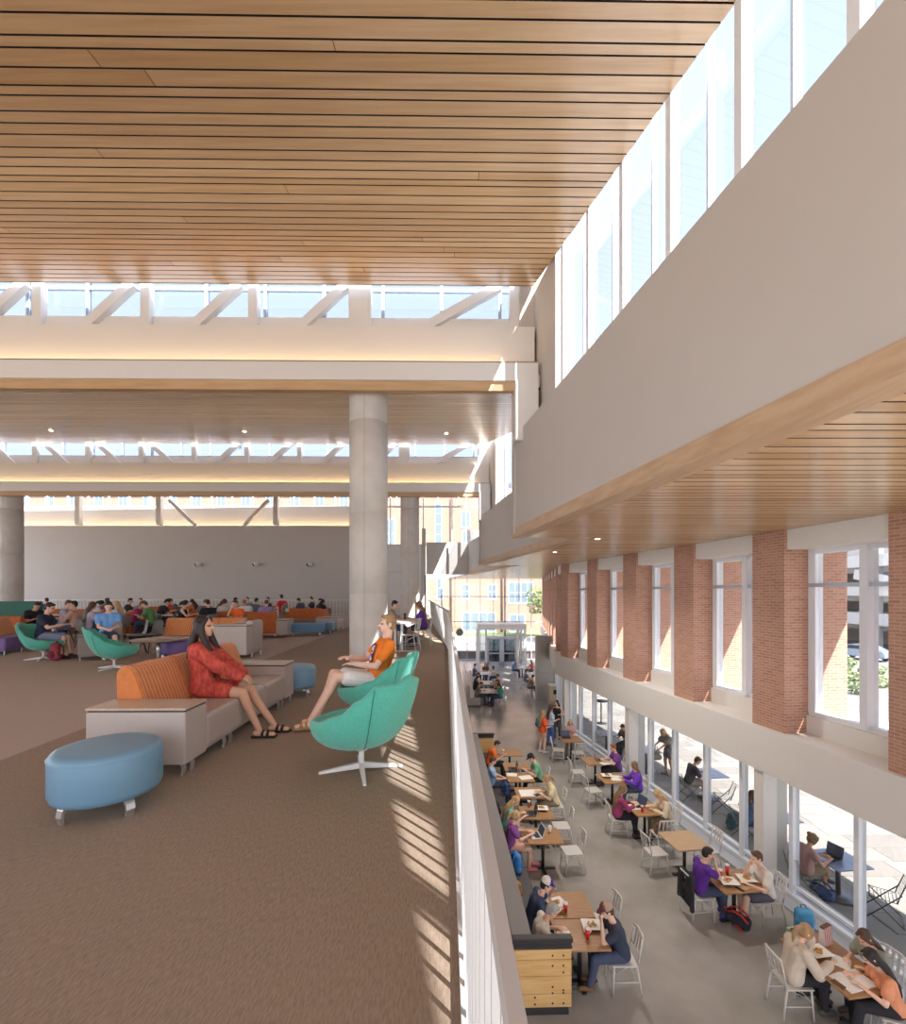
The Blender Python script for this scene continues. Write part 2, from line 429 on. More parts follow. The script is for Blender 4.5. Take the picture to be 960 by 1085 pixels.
def get_bottom(pk, sex, v, ln):
    key = ('p', pk, sex, v, ln)
    if key in PC: return PC[key]
    J = skeleton(pk, sex); b = Blob(); P, u = J['P'], J['u']; g = .012 + v * .22
    for s, n in ((-1, 'L'), (1, 'R')):
        h, k, a = J['hip' + n], J['knee' + n], J['ank' + n]
        b.cap(P + V(.07 * s, 0, 0), P + V(.055 * s, 0, 0) + u * .10, .102 + g, .096 + g)
        if ln < .7: b.cap(h, h.lerp(k, ln * 1.35), .088 + g, .074 + g * 1.5)
        else:
            b.cap(h, k, .088 + g, .06 + g)
            mid = k.lerp(a, .32) + V(0, -.012, 0); b.chain([k, mid, k.lerp(a, .97 if ln > .95 else ln)], [.058 + g, .054 + g, .040 + g])
    PC[key] = b.fuse('trousers', v); return PC[key]

def get_shoe(pk, sex, v, n, sandal=False):
    key = ('s', pk, sex, v, n, sandal)
    if key in PC: return PC[key]
    p = POSES[pk]; J = skeleton(pk, sex); an = J['ank' + n]; b = Blob(); g = .010 + v * .2
    toe = V(0, 1, 0) if not (p.get('cross') and n == 'R') else V(-.25, .9, -.35); toe.normalize()
    if sandal:
        m = MB(); z0 = an.z - .09
        m.rbox(an.x - .045, an.x + .045, an.y - .075, an.y + .185, z0, z0 + .022, .009, 2)
        for y in (.045, .10): 
            m.tube([V(an.x - .043, an.y + y, z0 + .015), V(an.x - .036, an.y + y, z0 + .052), V(an.x, an.y + y, z0 + .068), V(an.x + .036, an.y + y, z0 + .052), V(an.x + .043, an.y + y, z0 + .015)], .015, 6)
        PC[key] = m.mesh('sandal', [])
    else:
        b.cap(an + V(0, -.035, -.045), an + toe * .155 + V(0, 0, -.052), .034 + g, .027 + g)
        b.cap(an + V(0, -.02, -.04), an + V(0, -.01, -.005), .036 + g, .036 + g)
        PC[key] = b.fuse('shoe', v)
    return PC[key]

def get_hair(pk, sex, v, style):
    key = ('h', pk, sex, v, style)
    if key in PC: return PC[key]
    J = skeleton(pk, sex); h, M, u = J['head'], J['H'], J['u']; b = Blob()
    hv = lambda x, y, z: h + M @ V(x, y, z)
    back = -J['fw']
    b.ell(hv(0, -.024, .036), (.083, .092, .092), M)
    if style == 'short':
        b.ell(hv(0, -.048, -.012), (.072, .06, .075), M); b.cap(hv(-.045, .05, .088), hv(.045, .05, .088), .024)
        for s in (-1, 1): b.cap(hv(.07 * s, .012, .03), hv(.072 * s, .008, -.012), .014, .009)
    else:
        b.ell(hv(0, -.045, -.005), (.080, .068, .09), M)
        for s in (-1, 1): b.chain([hv(.035 * s, .052, .082), hv(.07 * s, .035, .04), hv(.080 * s, .0, -.05)], [.022, .022, .026])
    nb = J['neck']
    if style == 'long':
        for s in (-1, -.5, 0, .5, 1):
            top = hv(.068 * s, -.05 - .02 * (1 - abs(s)), -.04)
            p1 = nb + V(.085 * s, 0, 0) + u * .03 + back * (.085 if abs(s) < .9 else .06)
            p2 = nb + V(.10 * s, 0, 0) - u * .14 + back * .115; p3 = nb + V(.09 * s, 0, 0) - u * .30 + back * .115
            b.chain([top, p1, p2, p3], [.034, .036, .034, .018])
    elif style == 'front':           # long hair brought forward over one shoulder
        for s in (-1, -.5, 0, .5, 1):
            top = hv(.068 * s, -.055, -.04)
            p1 = nb + V(.085 * s, 0, 0) + u * .02 + back * .08; p2 = nb + V(.095 * s, 0, 0) - u * .13 + back * .115
            b.chain([top, p1, p2], [.034, .036, .022])
        for s in (-1, 1): b.cap(hv(.076 * s, -.015, .03), hv(.082 * s, -.02, -.06), .030, .034)
        for s, L in ((1, .36), (-1, .34)):
            b.chain([hv(.074 * s, .02, .02), hv(.078 * s, .02, -.09), nb + V(.085 * s, .10, -.06), nb + V(.075 * s, .145, -.20), nb + V(.06 * s, .15, -L)], [.024, .034, .042, .040, .016])
    elif style == 'pony':
        b.chain([hv(0, -.10, .05), hv(0, -.155, .0), hv(.01, -.165, -.10), hv(.02, -.15, -.20)], [.03, .036, .032, .014])
    elif style == 'bun':
        b.ell(hv(0, -.12, .07), (.045, .045, .045), M)
    PC[key] = b.fuse('hair', v); return PC[key]

def get_cap(pk, sex):
    key = ('c', pk, sex)
    if key in PC: return PC[key]
    J = skeleton(pk, sex); h, M = J['head'], J['H']
    m = MB(); n = 20
    pr = [(.096, .0), (.097, .03), (.088, .065), (.06, .093), (.02, .104), (0, .105)]
    m.lathe(pr, n, sx=.93, sy=1.08); m.ball((0, 0, .106), .008)
    for f in m.bm.faces:
        c = f.calc_center_median()
        f.material_index = 0 if c.y < .02 else 1
    k = [(-.075, .06, .008), (-.06, .12, -.002), (-.03, .165, -.012), (0, .178, -.016), (.03, .165, -.012), (.06, .12, -.002), (.075, .06, .008)]
    m.hexa([V(*q) for q in k], [V(q[0], q[1], q[2] + .008) for q in k], 1)
    me = m.mesh('cap', []); me.transform(Matrix.Translation(h) @ M.to_4x4() @ Matrix.Translation((0, -.012, .045)))
    PC[key] = me; return me

def put(name, me, mats, parent):
    o = link(name, me, parent)
    while len(me.materials) < len(mats): me.materials.append(None)
    for i, m in enumerate(mats):
        o.material_slots[i].link = 'OBJECT'; o.material_slots[i].material = m
    return o

def person(label, pk, loc, rz, top, bottom, sex='m', hair='short', hc='brown', skin='fair', sleeve=.5, ln=1.0, shoe=(90, 84, 80), v=.02, group=None, cap=None, sandal=False, scale=1.0, topname='shirt', botname=None, loose=0):
    t = thing('person', label, 'person', loc, rz, group); t.scale = (scale,) * 3
    sk = SKIN[skin]
    put('body', get_body(pk, sex, v), [sk, LIPS, EYE], t)
    put(topname, get_top(pk, sex, v, sleeve, loose), [top], t)
    put(botname or ('shorts' if ln < .7 else 'trousers'), get_bottom(pk, sex, v, ln), [bottom], t)
    put('hair', get_hair(pk, sex, v, hair), [HAIR[hc]], t)
    for n in 'LR': put('sandal' if sandal else 'shoe', get_shoe(pk, sex, v, n, sandal), [cloth('shoe%d' % shoe[0], shoe)], t)
    if cap: put('cap', get_cap(pk, sex), list(cap), t)
    return t
# ================================================================== THE BUILDING
ROT = 0.0125
SL = .1465                                   # the glazed side runs off at this slope to the balcony
def W(c, y): return (c - SL * y, y)          # a point on a line parallel to the glazed side
def Q(y, n): x0, y0 = W(8.1, y); return (x0 + n * .9894, y0 + n * .145)
KX, KY = W(8.1, 22.2)
def Q2(s_, n): return (KX + s_ * .1435 + n * .9897, KY + s_ * .9897 - n * .1435)

# ---- floors
def carpet(y): return .095 - .015 * y if y <= 13 else .095 - .195 - .077 * (y - 13)
m = MB()
edge = [(carpet(y), y) for y in (-6, 13, 33.6)]
bnd = lambda y: -4.05 - .03 * y
m.prism([(bnd(-6), -6), (carpet(-6), -6), (carpet(13), 13), (carpet(33.6), 33.6), (bnd(33.6), 33.6)], -.012, 0, 0)
m.prism([(-33, -6), (bnd(-6), -6), (bnd(33.6), 33.6), (-33, 33.6)], -.012, 0, 1)
m.prism([(-33, -6), (carpet(-6), -6), (carpet(13), 13), (carpet(33.6), 33.6), (-33, 33.6)], -.5, -.012, 2)
struct(m.build('floor', [CARPET_D, CARPET_L, WHITE]))
m = MB()
m.prism([(-6, -6), W(8.25, -6), W(8.25, 22.2), Q2(22.5, .2), (-6, 44.6)], LOW - .2, LOW)
struct(m.build('floor_lower', [POLISH]))
m = MB()
m.box(-120, 160, -60, 140, LOW - .5, LOW - .205)
struct(m.build('ground', [PAVE]))
m = MB()                                     # paving slabs of the plaza, with open joints
m.prism([W(8.3, -10), (32, -10), (32, 48), Q2(26, .25), Q2(0, .25), W(8.3, 22.2)], LOW - .2, LOW - .035, 0)
random.seed(3)
y = -8.0
while y < 46:
    x = 4.5 + random.random()
    while x < 30:
        L = random.choice((.9, 1.2, 1.5))
        def xl(yy): return W(8.4, yy)[0] if yy < 22.2 else KX + (yy - KY) * .145 + .35
        if x > max(xl(y), xl(y + .6)):
            m.box(x, x + L - .012, y, y + .588, LOW - .2, LOW - .02, random.choice((0, 0, 1)))
        x += L
    y += .6
PAVE2 = mat('warm_stone_paving', (133, 126, 118), .85, noise=.12, nscale=1.2)
o = struct(m.build('ground_paving', [PAVE, PAVE2]))
m = MB(); m.box(30.5, 44, -60, 140, LOW - .2, LOW - .06); m.box(-90, 30, 60, 70, LOW - .2, LOW - .06)
struct(m.build('ground_road', [ASPH]))

# ---- wooden ceilings made of boards of varying width
def boards(m, y0, y1, xl, xr, zf, th=.03):
    y = y0; k = 0
    while y < y1 - .03:
        w = min(random.choice((.14, .19, .19, .235)), y1 - y)
        a, b = y + .012, y + w - .012
        x = xl - 0.0; mi = random.randrange(4)
        end = (xr(a), xr(b))
        cuts = [xl]
        t = xl + random.uniform(4, 16)
        while t < min(end) - 1:
            cuts.append(t); t += random.uniform(9, 18)
        for i, c in enumerate(cuts):
            last = i == len(cuts) - 1
            A0, A1 = c + .004, (end[0] if last else cuts[i + 1] - .004)
            B0, B1 = c + .004, (end[1] if last else cuts[i + 1] - .004)
            za, zb = zf(a), zf(b)
            m.hexa([(A0, a, za), (A1, a, za), (B1, b, zb), (B0, b, zb)], [(A0, a, za + th), (A1, a, za + th), (B1, b, zb + th), (B0, b, zb + th)], mi, 4)
            mi = random.randrange(4)
        y += w; k += 1
def ceiling(name, y0, y1, xl, c, z0, slope, roofc):
    zf = lambda y: z0 + slope * (y - y0)
    m = MB()
    boards(m, y0, y1, xl, lambda y: W(c, y)[0], zf)
    P = lambda x, y, dz: (x, y, zf(y) + dz)
    m.hexa([P(xl, y0, .035), P(W(c, y0)[0] - .02, y0, .035), P(W(c, y1)[0] - .02, y1, .035), P(xl, y1, .035)],
           [P(xl, y0, .05), P(W(c, y0)[0] - .02, y0, .05), P(W(c, y1)[0] - .02, y1, .05), P(xl, y1, .05)], 4)
    m.hexa([P(xl, y0, .055), P(W(roofc, y0)[0], y0, .055), P(W(roofc, y1)[0], y1, .055), P(xl, y1, .055)],
           [P(xl, y0, .33), P(W(roofc, y0)[0], y0, .33), P(W(roofc, y1)[0], y1, .33), P(xl, y1, .33)], 5)
    return struct(m.build(name, OAK + [DARKGAP, WHITE], rot=ROT))
XL = -33
CZ1 = lambda y: 7.307 + (.178 if y > 4.7 else .118) * (y - 4.7)
ceiling('ceiling_1', 4.4, 10.78, XL, 3.5, 7.307 - .178 * .3, .178, 3.53)
ceiling('ceiling_1_near', -6, 4.4, XL, 3.5, CZ1(-6), .118, 3.53)
ceiling('ceiling_2', 10.45, 22.1, XL, 4.95, 5.95, .205, 4.98)
ceiling('ceiling_3', 21.85, 33.4, XL, 6.4, 5.95, .205, 6.43)

# lower wooden soffit along the glazed side
ZS = 2.82
def sleft(y): return W(3.0, y)[0] if y < 11.15 else W(4.5, y)[0] if y < 22.5 else W(6.0, y)[0]
def sright(y): return W(8.1, y)[0] + .06 if y < 22.2 else KX + (y - KY) * .145 + .06
m = MB(); y = -6.0
while y < 44:
    w = random.choice((.14, .19, .19, .235)); a, b = y + .011, y + w - .011
    mi = random.randrange(4)
    if sleft(a) == sleft(a):
        bl = sleft(b) if abs(sleft(b) - sleft(a)) < .5 else sleft(a)
        m.hexa([(sleft(a), a, ZS), (sright(a), a, ZS), (sright(b), b, ZS), (bl, b, ZS)], [(sleft(a), a, ZS + .03), (sright(a), a, ZS + .03), (sright(b), b, ZS + .03), (bl, b, ZS + .03)], mi, 4)
    y += w
for (c, a, b) in ((3.05, -6, 11.15), (4.55, 11.15, 22.5), (6.05, 22.5, 44)):
    pr = [(sright(b), b), (sright(a), a)] if not a < 22.2 < b else [(sright(b), b), (KX, KY), (sright(a), a)]
    m.prism([W(c, a), W(c, b)] + pr, ZS + .033, ZS + .045, 4)
    m.prism([W(c, a), W(c, b)] + [(p[0] + 2.4, p[1]) for p in pr], ZS + .05, ZS + .33, 5)
struct(m.build('ceiling_lower', OAK + [DARKGAP, WHITE]))

# ---- stepped white walls above the soffit, each with its clerestory of glass
def side_wall(i, c, y0, y1, ztop, zc, ye):
    m = MB()
    m.prism([W(c, y0), W(c + .42, y0), W(c + .42, y1), W(c, y1)], ZS + .19, ztop, 0)
    x1, _ = W(c, y1)
    m.prism([(x1, y1 - .3), (x1 + 1.6, y1 - .3 - .0), (x1 + 1.6, y1), (x1, y1)], ZS + .06, 5.98, 0)
    struct(m.build('wall_right_%d' % i, [WALLP]))
    m = MB(); m.prism([W(c - .015, y0), W(c + .3, y0), W(c + .3, y1 + .01), W(c - .015, y1 + .01)], ZS - .01, ZS + .19, 0)
    struct(m.build('trim_%d' % i, [OAKTRIM]))
    # clerestory
    fr = MB(); ps = MB(); gl = MB()
    y = y0 + .35
    while y < ye - .3:
        zt = zc(y) + .62
        fr.prism([W(c + .43, y), W(c + .56, y + .01), W(c + .56, y + .08), W(c + .43, y + .1)], ztop - .05, zt, 0)
        fr.prism([W(c + .72, y - .24), W(c + .80, y - .24), W(c + .80, y - .205), W(c + .72, y - .205)], ztop - .05, zt, 1)
        y += 1.14
    a, b = W(c + .78, y0), W(c + .78, ye)
    gl.hexa([(a[0], a[1], ztop - .05), (a[0] + .012, a[1], ztop - .05), (b[0] + .012, b[1], ztop - .05), (b[0], b[1], ztop - .05)],
            [(a[0], a[1], zc(y0) + .62), (a[0] + .012, a[1], zc(y0) + .62), (b[0] + .012, b[1], zc(ye) + .62), (b[0], b[1], zc(ye) + .62)])
    fr.prism([W(c + .42, y0), W(c + .85, y0), W(c + .85, ye), W(c + .42, ye)], ztop - .12, ztop - .04, 0)
    o = struct(fr.build('window_side_%d' % i, [FRAMEW, ALU]))
    gl.build('pane', [GLASSS], o)
side_wall(1, 3.0, -6, 11.15, 5.09, CZ1, 10.6)
side_wall(2, 4.5, 11.1, 22.5, 5.05, lambda y: 5.95 + .205 * (y - 10.45), 21.9)
side_wall(3, 6.0, 22.45, 34.4, 5.05, lambda y: 5.95 + .205 * (y - 21.85), 33.3)

# ---- cross beams with cove, fascia, clerestory and truss
WIN = mat('blue_grey_window_frame', (168, 178, 192), .45, metal=.2)
def cross(i, Y, xr, wide, zc, xtra, full=True):
    """Y front face of the beam; zc height of its clerestory head"""
    x0 = XL
    m = MB(); m.box(x0, xr, Y, Y + .12, 6.08, 6.48); m.box(x0, xr, Y + .12, Y + .75, 6.08, 6.40)
    m.box(x0, xr - .02, Y + .33, Y + .95, 6.30, 7.41)
    m.box(x0, xr - .05, Y + .82, Y + 1.0, 7.41, 7.86)
    m.box(xr - .5, xr, Y - .02, Y + .5, 4.8, 6.08)
    m.box(x0, xr - .02, Y - .006, Y + .02, 6.462, 6.486, 1)  # taupe strip: shade of the gap above the band, put in as colour
    struct(m.build('trim_beam_%d' % i, [WHITE, mat('painted_gap_shade', (150, 128, 112), .7)], rot=ROT))
    m = MB(); m.box(x0, xr - .45, Y + .05, Y + .2, 5.88, 6.1)
    struct(m.build('trim_fascia_%d' % i, [OAKTRIMX], rot=ROT))
    m = MB(); m.box(x0, xr - .7, Y + .19, Y + .23, 6.405, 6.44)
    o = m.build('cove_light', [LED], rot=ROT)
    tag(o, ['warm light strip in the cove of the nearest cross beam', 'warm light strip in the cove of the cross beam farther back'][i - 1], 'light')
    # truss
    t = thing('truss', ['white steel truss in the high clerestory nearest the viewer', 'white steel truss in the smaller clerestory farther back'][i - 1], 'truss')
    px, zb, zt = Y + .78, 7.40, zc + .25
    for xx in [wide + 2.42 * k for k in range(-13, 0)] + [wide]:
        w = .5 if xx == wide else .2
        m = MB(); m.box(xx - w / 2, xx + w / 2, px - .1, px + .1, zb, zt); m.build('post', [STEELW], t, rot=ROT)
    m = MB(); m.box(xr - .52, xr - .03, px - .1, px + .1, zb, zt); m.build('post', [STEELW], t, rot=ROT)
    k = -12
    for k in range(-13, 0):
        xa = wide + 2.42 * k
        rising = not (i == 2 and k < -4)
        if rising: p = ((xa + .85, px, zb), (xa + 2.1, px, zt))
        else: p = ((xa + .3, px, zt), (xa + 1.5, px, zb))
        m = MB(); m.beam(p[0], p[1], .2, .18, up=(0, 1, 0)); m.build('diagonal', [STEELW], t, rot=ROT)
    m = MB(); m.beam((wide + 1.1, px, zb), (xr - .75, px, zt), .2, .18, up=(0, 1, 0)); m.build('diagonal', [STEELW], t, rot=ROT)
    # glazing
    fr = MB(); y = Y + .93; zb = 7.86; zt = zc + .5
    fr.box(x0, xr - .1, y, y + .08, zb - .04, zb + .06)
    fr.box(x0, xr - .1, y, y + .08, zc + .22, zc + .29)
    fr.box(x0, xr - .1, y, y + .08, zt - .1, zt)
    x = x0 + .2
    while x < xr - .2:
        fr.box(x, x + .07, y, y + .1, zb, zt); x += 1.36
    o = struct(fr.build('window_high_%d' % i, [WIN], rot=ROT))
    g = MB(); g.box(x0, xr - .1, y + .035, y + .045, zb, zt); g.build('pane', [GLASSH], o, rot=ROT)
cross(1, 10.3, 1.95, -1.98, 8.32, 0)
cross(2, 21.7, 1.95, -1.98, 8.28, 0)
m = MB(); m.prism([W(3.42, 9.55), W(3.8, 9.55), W(3.8, 11.1), W(3.42, 11.1)], 5.0, 8.3)
m.box(1.5, 2.05, 10.86, 11.1, 6.0, 8.9)
m.prism([W(4.92, 21.0), W(5.3, 21.0), W(5.3, 22.4), W(4.92, 22.4)], 5.0, 8.3)
struct(m.build('wall_right_piers', [WALLP]))

# ---- far end of the upper hall
YE = 33.4
m = MB()
m.box(XL, -6.6, YE, YE + .12, 0, 6.18, 0); m.box(XL, -6.6, YE + .12, YE + .7, 5.6, 5.95, 0); m.box(-6.6, -2.0, YE, YE + .3, 0, 4.85, 0)
m.box(-1.85, 2.2, YE + .2, YE + .5, 2.82, 5.05, 0)
m.box(-2.15, -1.9, YE - .02, YE + .4, 0, 6.0, 0)
m.box(XL, -6.6, YE + .62, YE + .8, 5.6, 7.62, 1)
struct(m.build('wall_back', [WALLP, WHITE]))
m = MB(); m.box(XL, -6.8, YE + .3, YE + .36, 5.955, 5.98); tag(m.build('cove_light', [LEDB]), 'warm light strip along the top of the back wall', 'light')
m = MB(); m.box(-1.93, -1.87, YE - .05, YE + .2, 0, 2.75)
struct(m.build('trim_back', [BLACK]))
m = MB(); m.box(-6.55, -4.72, YE - .05, YE, 0, 2.95); m.box(-4.68, -2.2, YE - .05, YE, 0, 2.95); m.box(-6.55, -4.72, YE - .04, YE, 2.99, 4.83); m.box(-4.68, -2.2, YE - .04, YE, 2.99, 4.83)
struct(m.build('wall_back_panels', [mat('pale_wall_panel', (214, 210, 205), .5)]))
t = thing('truss', 'white posts and braces in the low clerestory above the plain back wall', 'truss')
for px in (82, 168, 292, -40, -150, 390):
    x = (px - 480) * 33.0 / FPX
    m = MB(); m.box(x - .16, x + .16, YE - .45, YE - .1, 6.18, 8.3); m.build('post', [STEELW], t)
for a, b in ((178, 206), (284, 258)):
    m = MB(); m.beam(((a - 480) * 33 / FPX, YE - .28, 7.9), ((b - 480) * 33 / FPX, YE - .28, 6.18), .2, .2, up=(0, 1, 0)); m.build('diagonal', [STEELW], t)
fr = MB(); x = XL
while x < 1.8:
    fr.box(x, x + .08, YE + .64, YE + .74, 7.6, 9.2); x += 1.45
fr.box(XL, 1.8, YE + .64, YE + .74, 7.56, 7.66)
for x in (-6.5, -4.4, -2.1, -.1, .9):
    fr.box(x, x + .07, YE + .3, YE + .4, 4.85, 9.2)
fr.box(-6.6, 1.8, YE + .3, YE + .4, 4.83, 4.93)
o = struct(fr.build('window_back', [FRAMEW]))
g = MB(); g.box(XL, 1.8, YE + .68, YE + .69, 7.62, 9.2); g.box(-6.6, 1.8, YE + .34, YE + .35, 4.9, 7.6); g.build('pane', [GLASS], o)
m = MB(); m.bm.free()
t = thing('railing', 'white picket railing running along the foot of the back wall', 'railing')
m = MB(); m.box(-30, -6.7, YE - .62, YE - .56, 1.02, 1.07); m.build('top_rail', [STEELW], t)
m = MB(); m.box(-30, -6.7, YE - .62, YE - .56, .06, .1); m.build('bottom_rail', [STEELW], t)
m = MB(); k = -30.0
while k < -6.7: m.box(k, k + .035, YE - .61, YE - .57, .0, 1.02); k += .235
o = m.build('baluster', [STEELW], t); o['kind'] = 'stuff'

# ---- round concrete columns
def column(x, y, z1, label):
    t = thing('round_column', label, 'column', (x, y, 0), 0, None)
    m = MB(); r = .43; zs = [0]; h = 1.62
    prof = [(r, 0)]
    z = 1.9
    for z in (1.52, 3.35, 5.4):
        if z < z1 - .2: prof += [(r, z - .012), (r - .012, z - .006), (r - .012, z + .006), (r, z + .012)]
    prof += [(r, z1)]
    m.lathe(prof, 48)
    o = m.build('shaft', [CONC], t)
    o.data.shade_smooth()
    m = MB()
    for a in (-1.62, 0.5, 2.6):
        m.beam((r * math.cos(a), r * math.sin(a), 0), (r * math.cos(a), r * math.sin(a), z1), .008, .006, up=(math.cos(a), math.sin(a), 0))
    m.build('joint', [mat('joint_line', (150, 142, 132), .9)], t)
    return t
column(-1.93, 11.05, 6.09, 'tall round concrete column nearest the viewer, behind the two teal chairs')
column(-2.0, 22.4, 6.09, 'round concrete column farther back, behind the work table by the railing')
column(-20.45, 22.4, 6.09, 'round concrete column cut by the left edge of the picture, behind the green panel')

# ---- balcony railing
RAILW = mat('rail_paint', (190, 187, 183), .5)
def railing(label, p0, p1, step, dz=1.07, rise=False):
    L = math.hypot(p1[0] - p0[0], p1[1] - p0[1]); a = math.atan2(p1[1] - p0[1], p1[0] - p0[0])
    t = thing('railing', label, 'railing', (p0[0], p0[1], 0), a)
    m = MB(); m.box(0, L, -.0105, .0105, dz - .05, dz); m.build('top_rail', [RAILW], t)
    m = MB(); m.box(0, L, -.012, .026, 0.0, .06); m.build('bottom_rail', [RAILW], t)
    b = MB(); b.box(-.006, .006, -.009, .009, .06, dz - .05); me = b.mesh('baluster', [RAILW])
    k = step
    while k < L:
        link('baluster', me, t, (k, 0, 0)); k += step
    k = .3
    m = MB()
    m.box(0, .05, -.02, .02, 0, dz - .05); m.build('post', [STEELW], t)
    m = MB(); m.box(L - .05, L, -.02, .02, 0, dz - .05); m.build('post', [STEELW], t)
    return t
RX = lambda y: .081 - .015 * y
railing('white balcony railing in the foreground beside the sunlit carpet strip', (RX(.1), .1), (RX(12.9), 12.9), .133)
railing('far stretch of white balcony railing, angled away past the work table', (RX(13.0), 13.0), (RX(13) - .077 * 20.2, 33.2), .24)
# white slab edge below the railing
m = MB(); m.prism([(carpet(-6) , -6), (carpet(-6) + .06, -6), (carpet(13) + .06, 13), (carpet(33.6) + .06, 33.6), (carpet(33.6), 33.6), (carpet(13), 13)], -.55, -.0)
struct(m.build('trim_slab_edge', [WHITE]))
m = MB(); m.prism([(.0, -6), (.25, -6), (.1, 14), (-.4, 30), (-.6, 30), (-.2, 14)], LOW, -.5)
struct(m.build('wall_lower_left', [WALLP]))

# ---- brick pillars, windows between them, white spandrel
PY = [7.74 - 2.84 * 2 + 2.84 * k for k in range(8)]     # far edge of each pillar along the side
ZB, ZT = -1.29, ZS
plabels = {2: 'brick pillar cut by the right edge of the picture, nearest of the row', 3: 'second brick pillar from the right edge, tall and wide',
           4: 'third brick pillar from the right edge', 5: 'fourth brick pillar from the right edge', 6: 'fifth brick pillar from the right edge',
           7: 'sixth brick pillar from the right edge, last before the row bends'}
for k, y in enumerate(PY):
    if k < 1: continue
    m = MB(); x0, y0 = Q(y - .85, 0)
    a = math.atan2(1, -SL)
    m.box(0, .85, -1.45, 0, 0, ZT - ZB)
    o = m.build('brick_pillar', [BRICK]); o.location = (x0, y0, ZB); o.rotation_euler.z = a
    tag(o, plabels.get(k, 'brick pillar beside the viewer, out of the picture'), 'pillar', 'brick pillars along the glazed side')
for j in range(7):
    s_ = 2.1 + 2.84 * j
    m = MB(); x0, y0 = Q2(s_ - .85, 0)
    m.box(0, .85, -1.2, 0, 0, ZT - ZB)
    o = m.build('brick_pillar', [BRICK]); o.location = (x0, y0, ZB); o.rotation_euler.z = math.atan2(.9897, .1435)
    tag(o, ['first', 'second', 'third', 'fourth', 'fifth', 'sixth', 'seventh'][j] + ' brick pillar beyond the bend of the row, counted from the viewer', 'pillar', 'brick pillars along the glazed side')

def quad(m, q, y0, y1, n0, n1, z0, z1, mi=0): m.prism([q(y0, n0), q(y1, n0), q(y1, n1), q(y0, n1)], z0, z1, mi)
def upper_window(i, q, a, b, n=.6):
    fr = MB()
    quad(fr, q, a, a + .10, n - .06, n + .12, ZB + .42, 2.45)
    quad(fr, q, b - .16, b, n - .06, n + .12, ZB + .42, 2.45)
    c = a + (b - a) * .40
    quad(fr, q, c - .05, c + .09, n - .12, n + .12, ZB + .42, 2.45)
    quad(fr, q, a, b, n - .05, n + .10, ZB + .34, ZB + .46)
    quad(fr, q, a, b, n - .05, n + .10, 2.33, 2.48)
    o = struct(fr.build('window_%d' % i, [FRAMEW]))
    m = MB(); quad(m, q, a, b, n - .07, n + .1, 1.66, 1.74); m.build('transom', [ALU], o)
    m = MB(); quad(m, q, a, b, n + .02, n + .03, ZB + .44, 2.4); m.build('pane', [GLASS], o)
    m = MB(); quad(m, q, a, b, n - .1, n + .06, ZB, ZB + .36); m.build('sill', [STEELW], o)
    m = MB(); quad(m, q, a, b, .06, n + .1, 2.42, ZS - .001); m.build('header', [STEELW], o)
w = 1
for k in range(1, 7):
    upper_window(w, Q, PY[k], PY[k + 1] - .85); w += 1
upper_window(w, Q2, -.3, 1.25); w += 1
for j in range(6):
    upper_window(w, Q2, 2.1 + 2.84 * j, 2.1 + 2.84 * (j + 1) - .85, .5); w += 1
m = MB()
quad(m, Q, -2, 22.2, -.12, .66, -2.21, ZB, 0)
m.prism([Q(22.2, -.12), Q2(0, -.12), Q2(5.6, -.12), Q2(5.6, .6), Q2(0, .6), Q(22.2, .6)], -2.21, ZB, 0)
quad(m, Q2, 6.2, 20.8, -.1, .6, -2.0, ZB, 0)
struct(m.build('trim_spandrel', [WHITE]))
m = MB(); quad(m, Q, -8, 22, .3, 3.5, -1.75, -1.4, 0)
m.prism([Q(22, .3), Q2(0, .3), Q2(20, .3), Q2(20, 2.0), Q2(0, 2.0), Q(22, 3.5)], -1.75, -1.4, 0)
struct(m.build('trim_canopy', [STEELW]))

# ---- glazing of the lower hall
fr = MB(); gl = MB()
MY = [3.4, 4.7, 6.0, 7.15, 8.42, 9.77, 11.14, 12.4, 13.75, 15.0, 16.4, 17.7, 19.0, 20.3, 21.3]
for y in MY:
    quad(fr, Q, y - .045, y + .045, .18, .34, LOW, -2.2)
quad(fr, Q, -2, 22.2, .16, .34, LOW, LOW + .12); quad(fr, Q, -2, 22.2, .2, .32, LOW + .24, LOW + .30)
quad(gl, Q, -2, 22.2, .255, .265, LOW + .1, -2.2)
for k in range(15): quad(fr, Q2, k * 1.4, k * 1.4 + .09, .2, .34, LOW, -2.0)
quad(fr, Q2, 0, 20.8, .16, .34, LOW, LOW + .2)
quad(gl, Q2, 0, 20.8, .255, .265, LOW + .1, -2.0)
o = struct(fr.build('window_lower', [FRAMEW])); gl.build('pane', [GLASS], o)
m = MB(); quad(m, Q, -2, 22.0, -.18, .12, LOW, LOW + .05); 
struct(m.build('baseboard_right', [ALU]))
for i, y in enumerate((4.7, 10.2, 15.75, 21.3)):
    m = MB(); quad(m, Q, y, y + .26, -.06, .5, LOW, -2.2)
    o = m.build('white_column', [STEELW])
    tag(o, ['white square column in the glass wall close to the viewer', 'white square column rising beside the table of the purple shirt man', 'white square column behind the woman in vivid purple', 'white square column by the standing trio'][i], 'column', 'white columns in the lower glass wall')

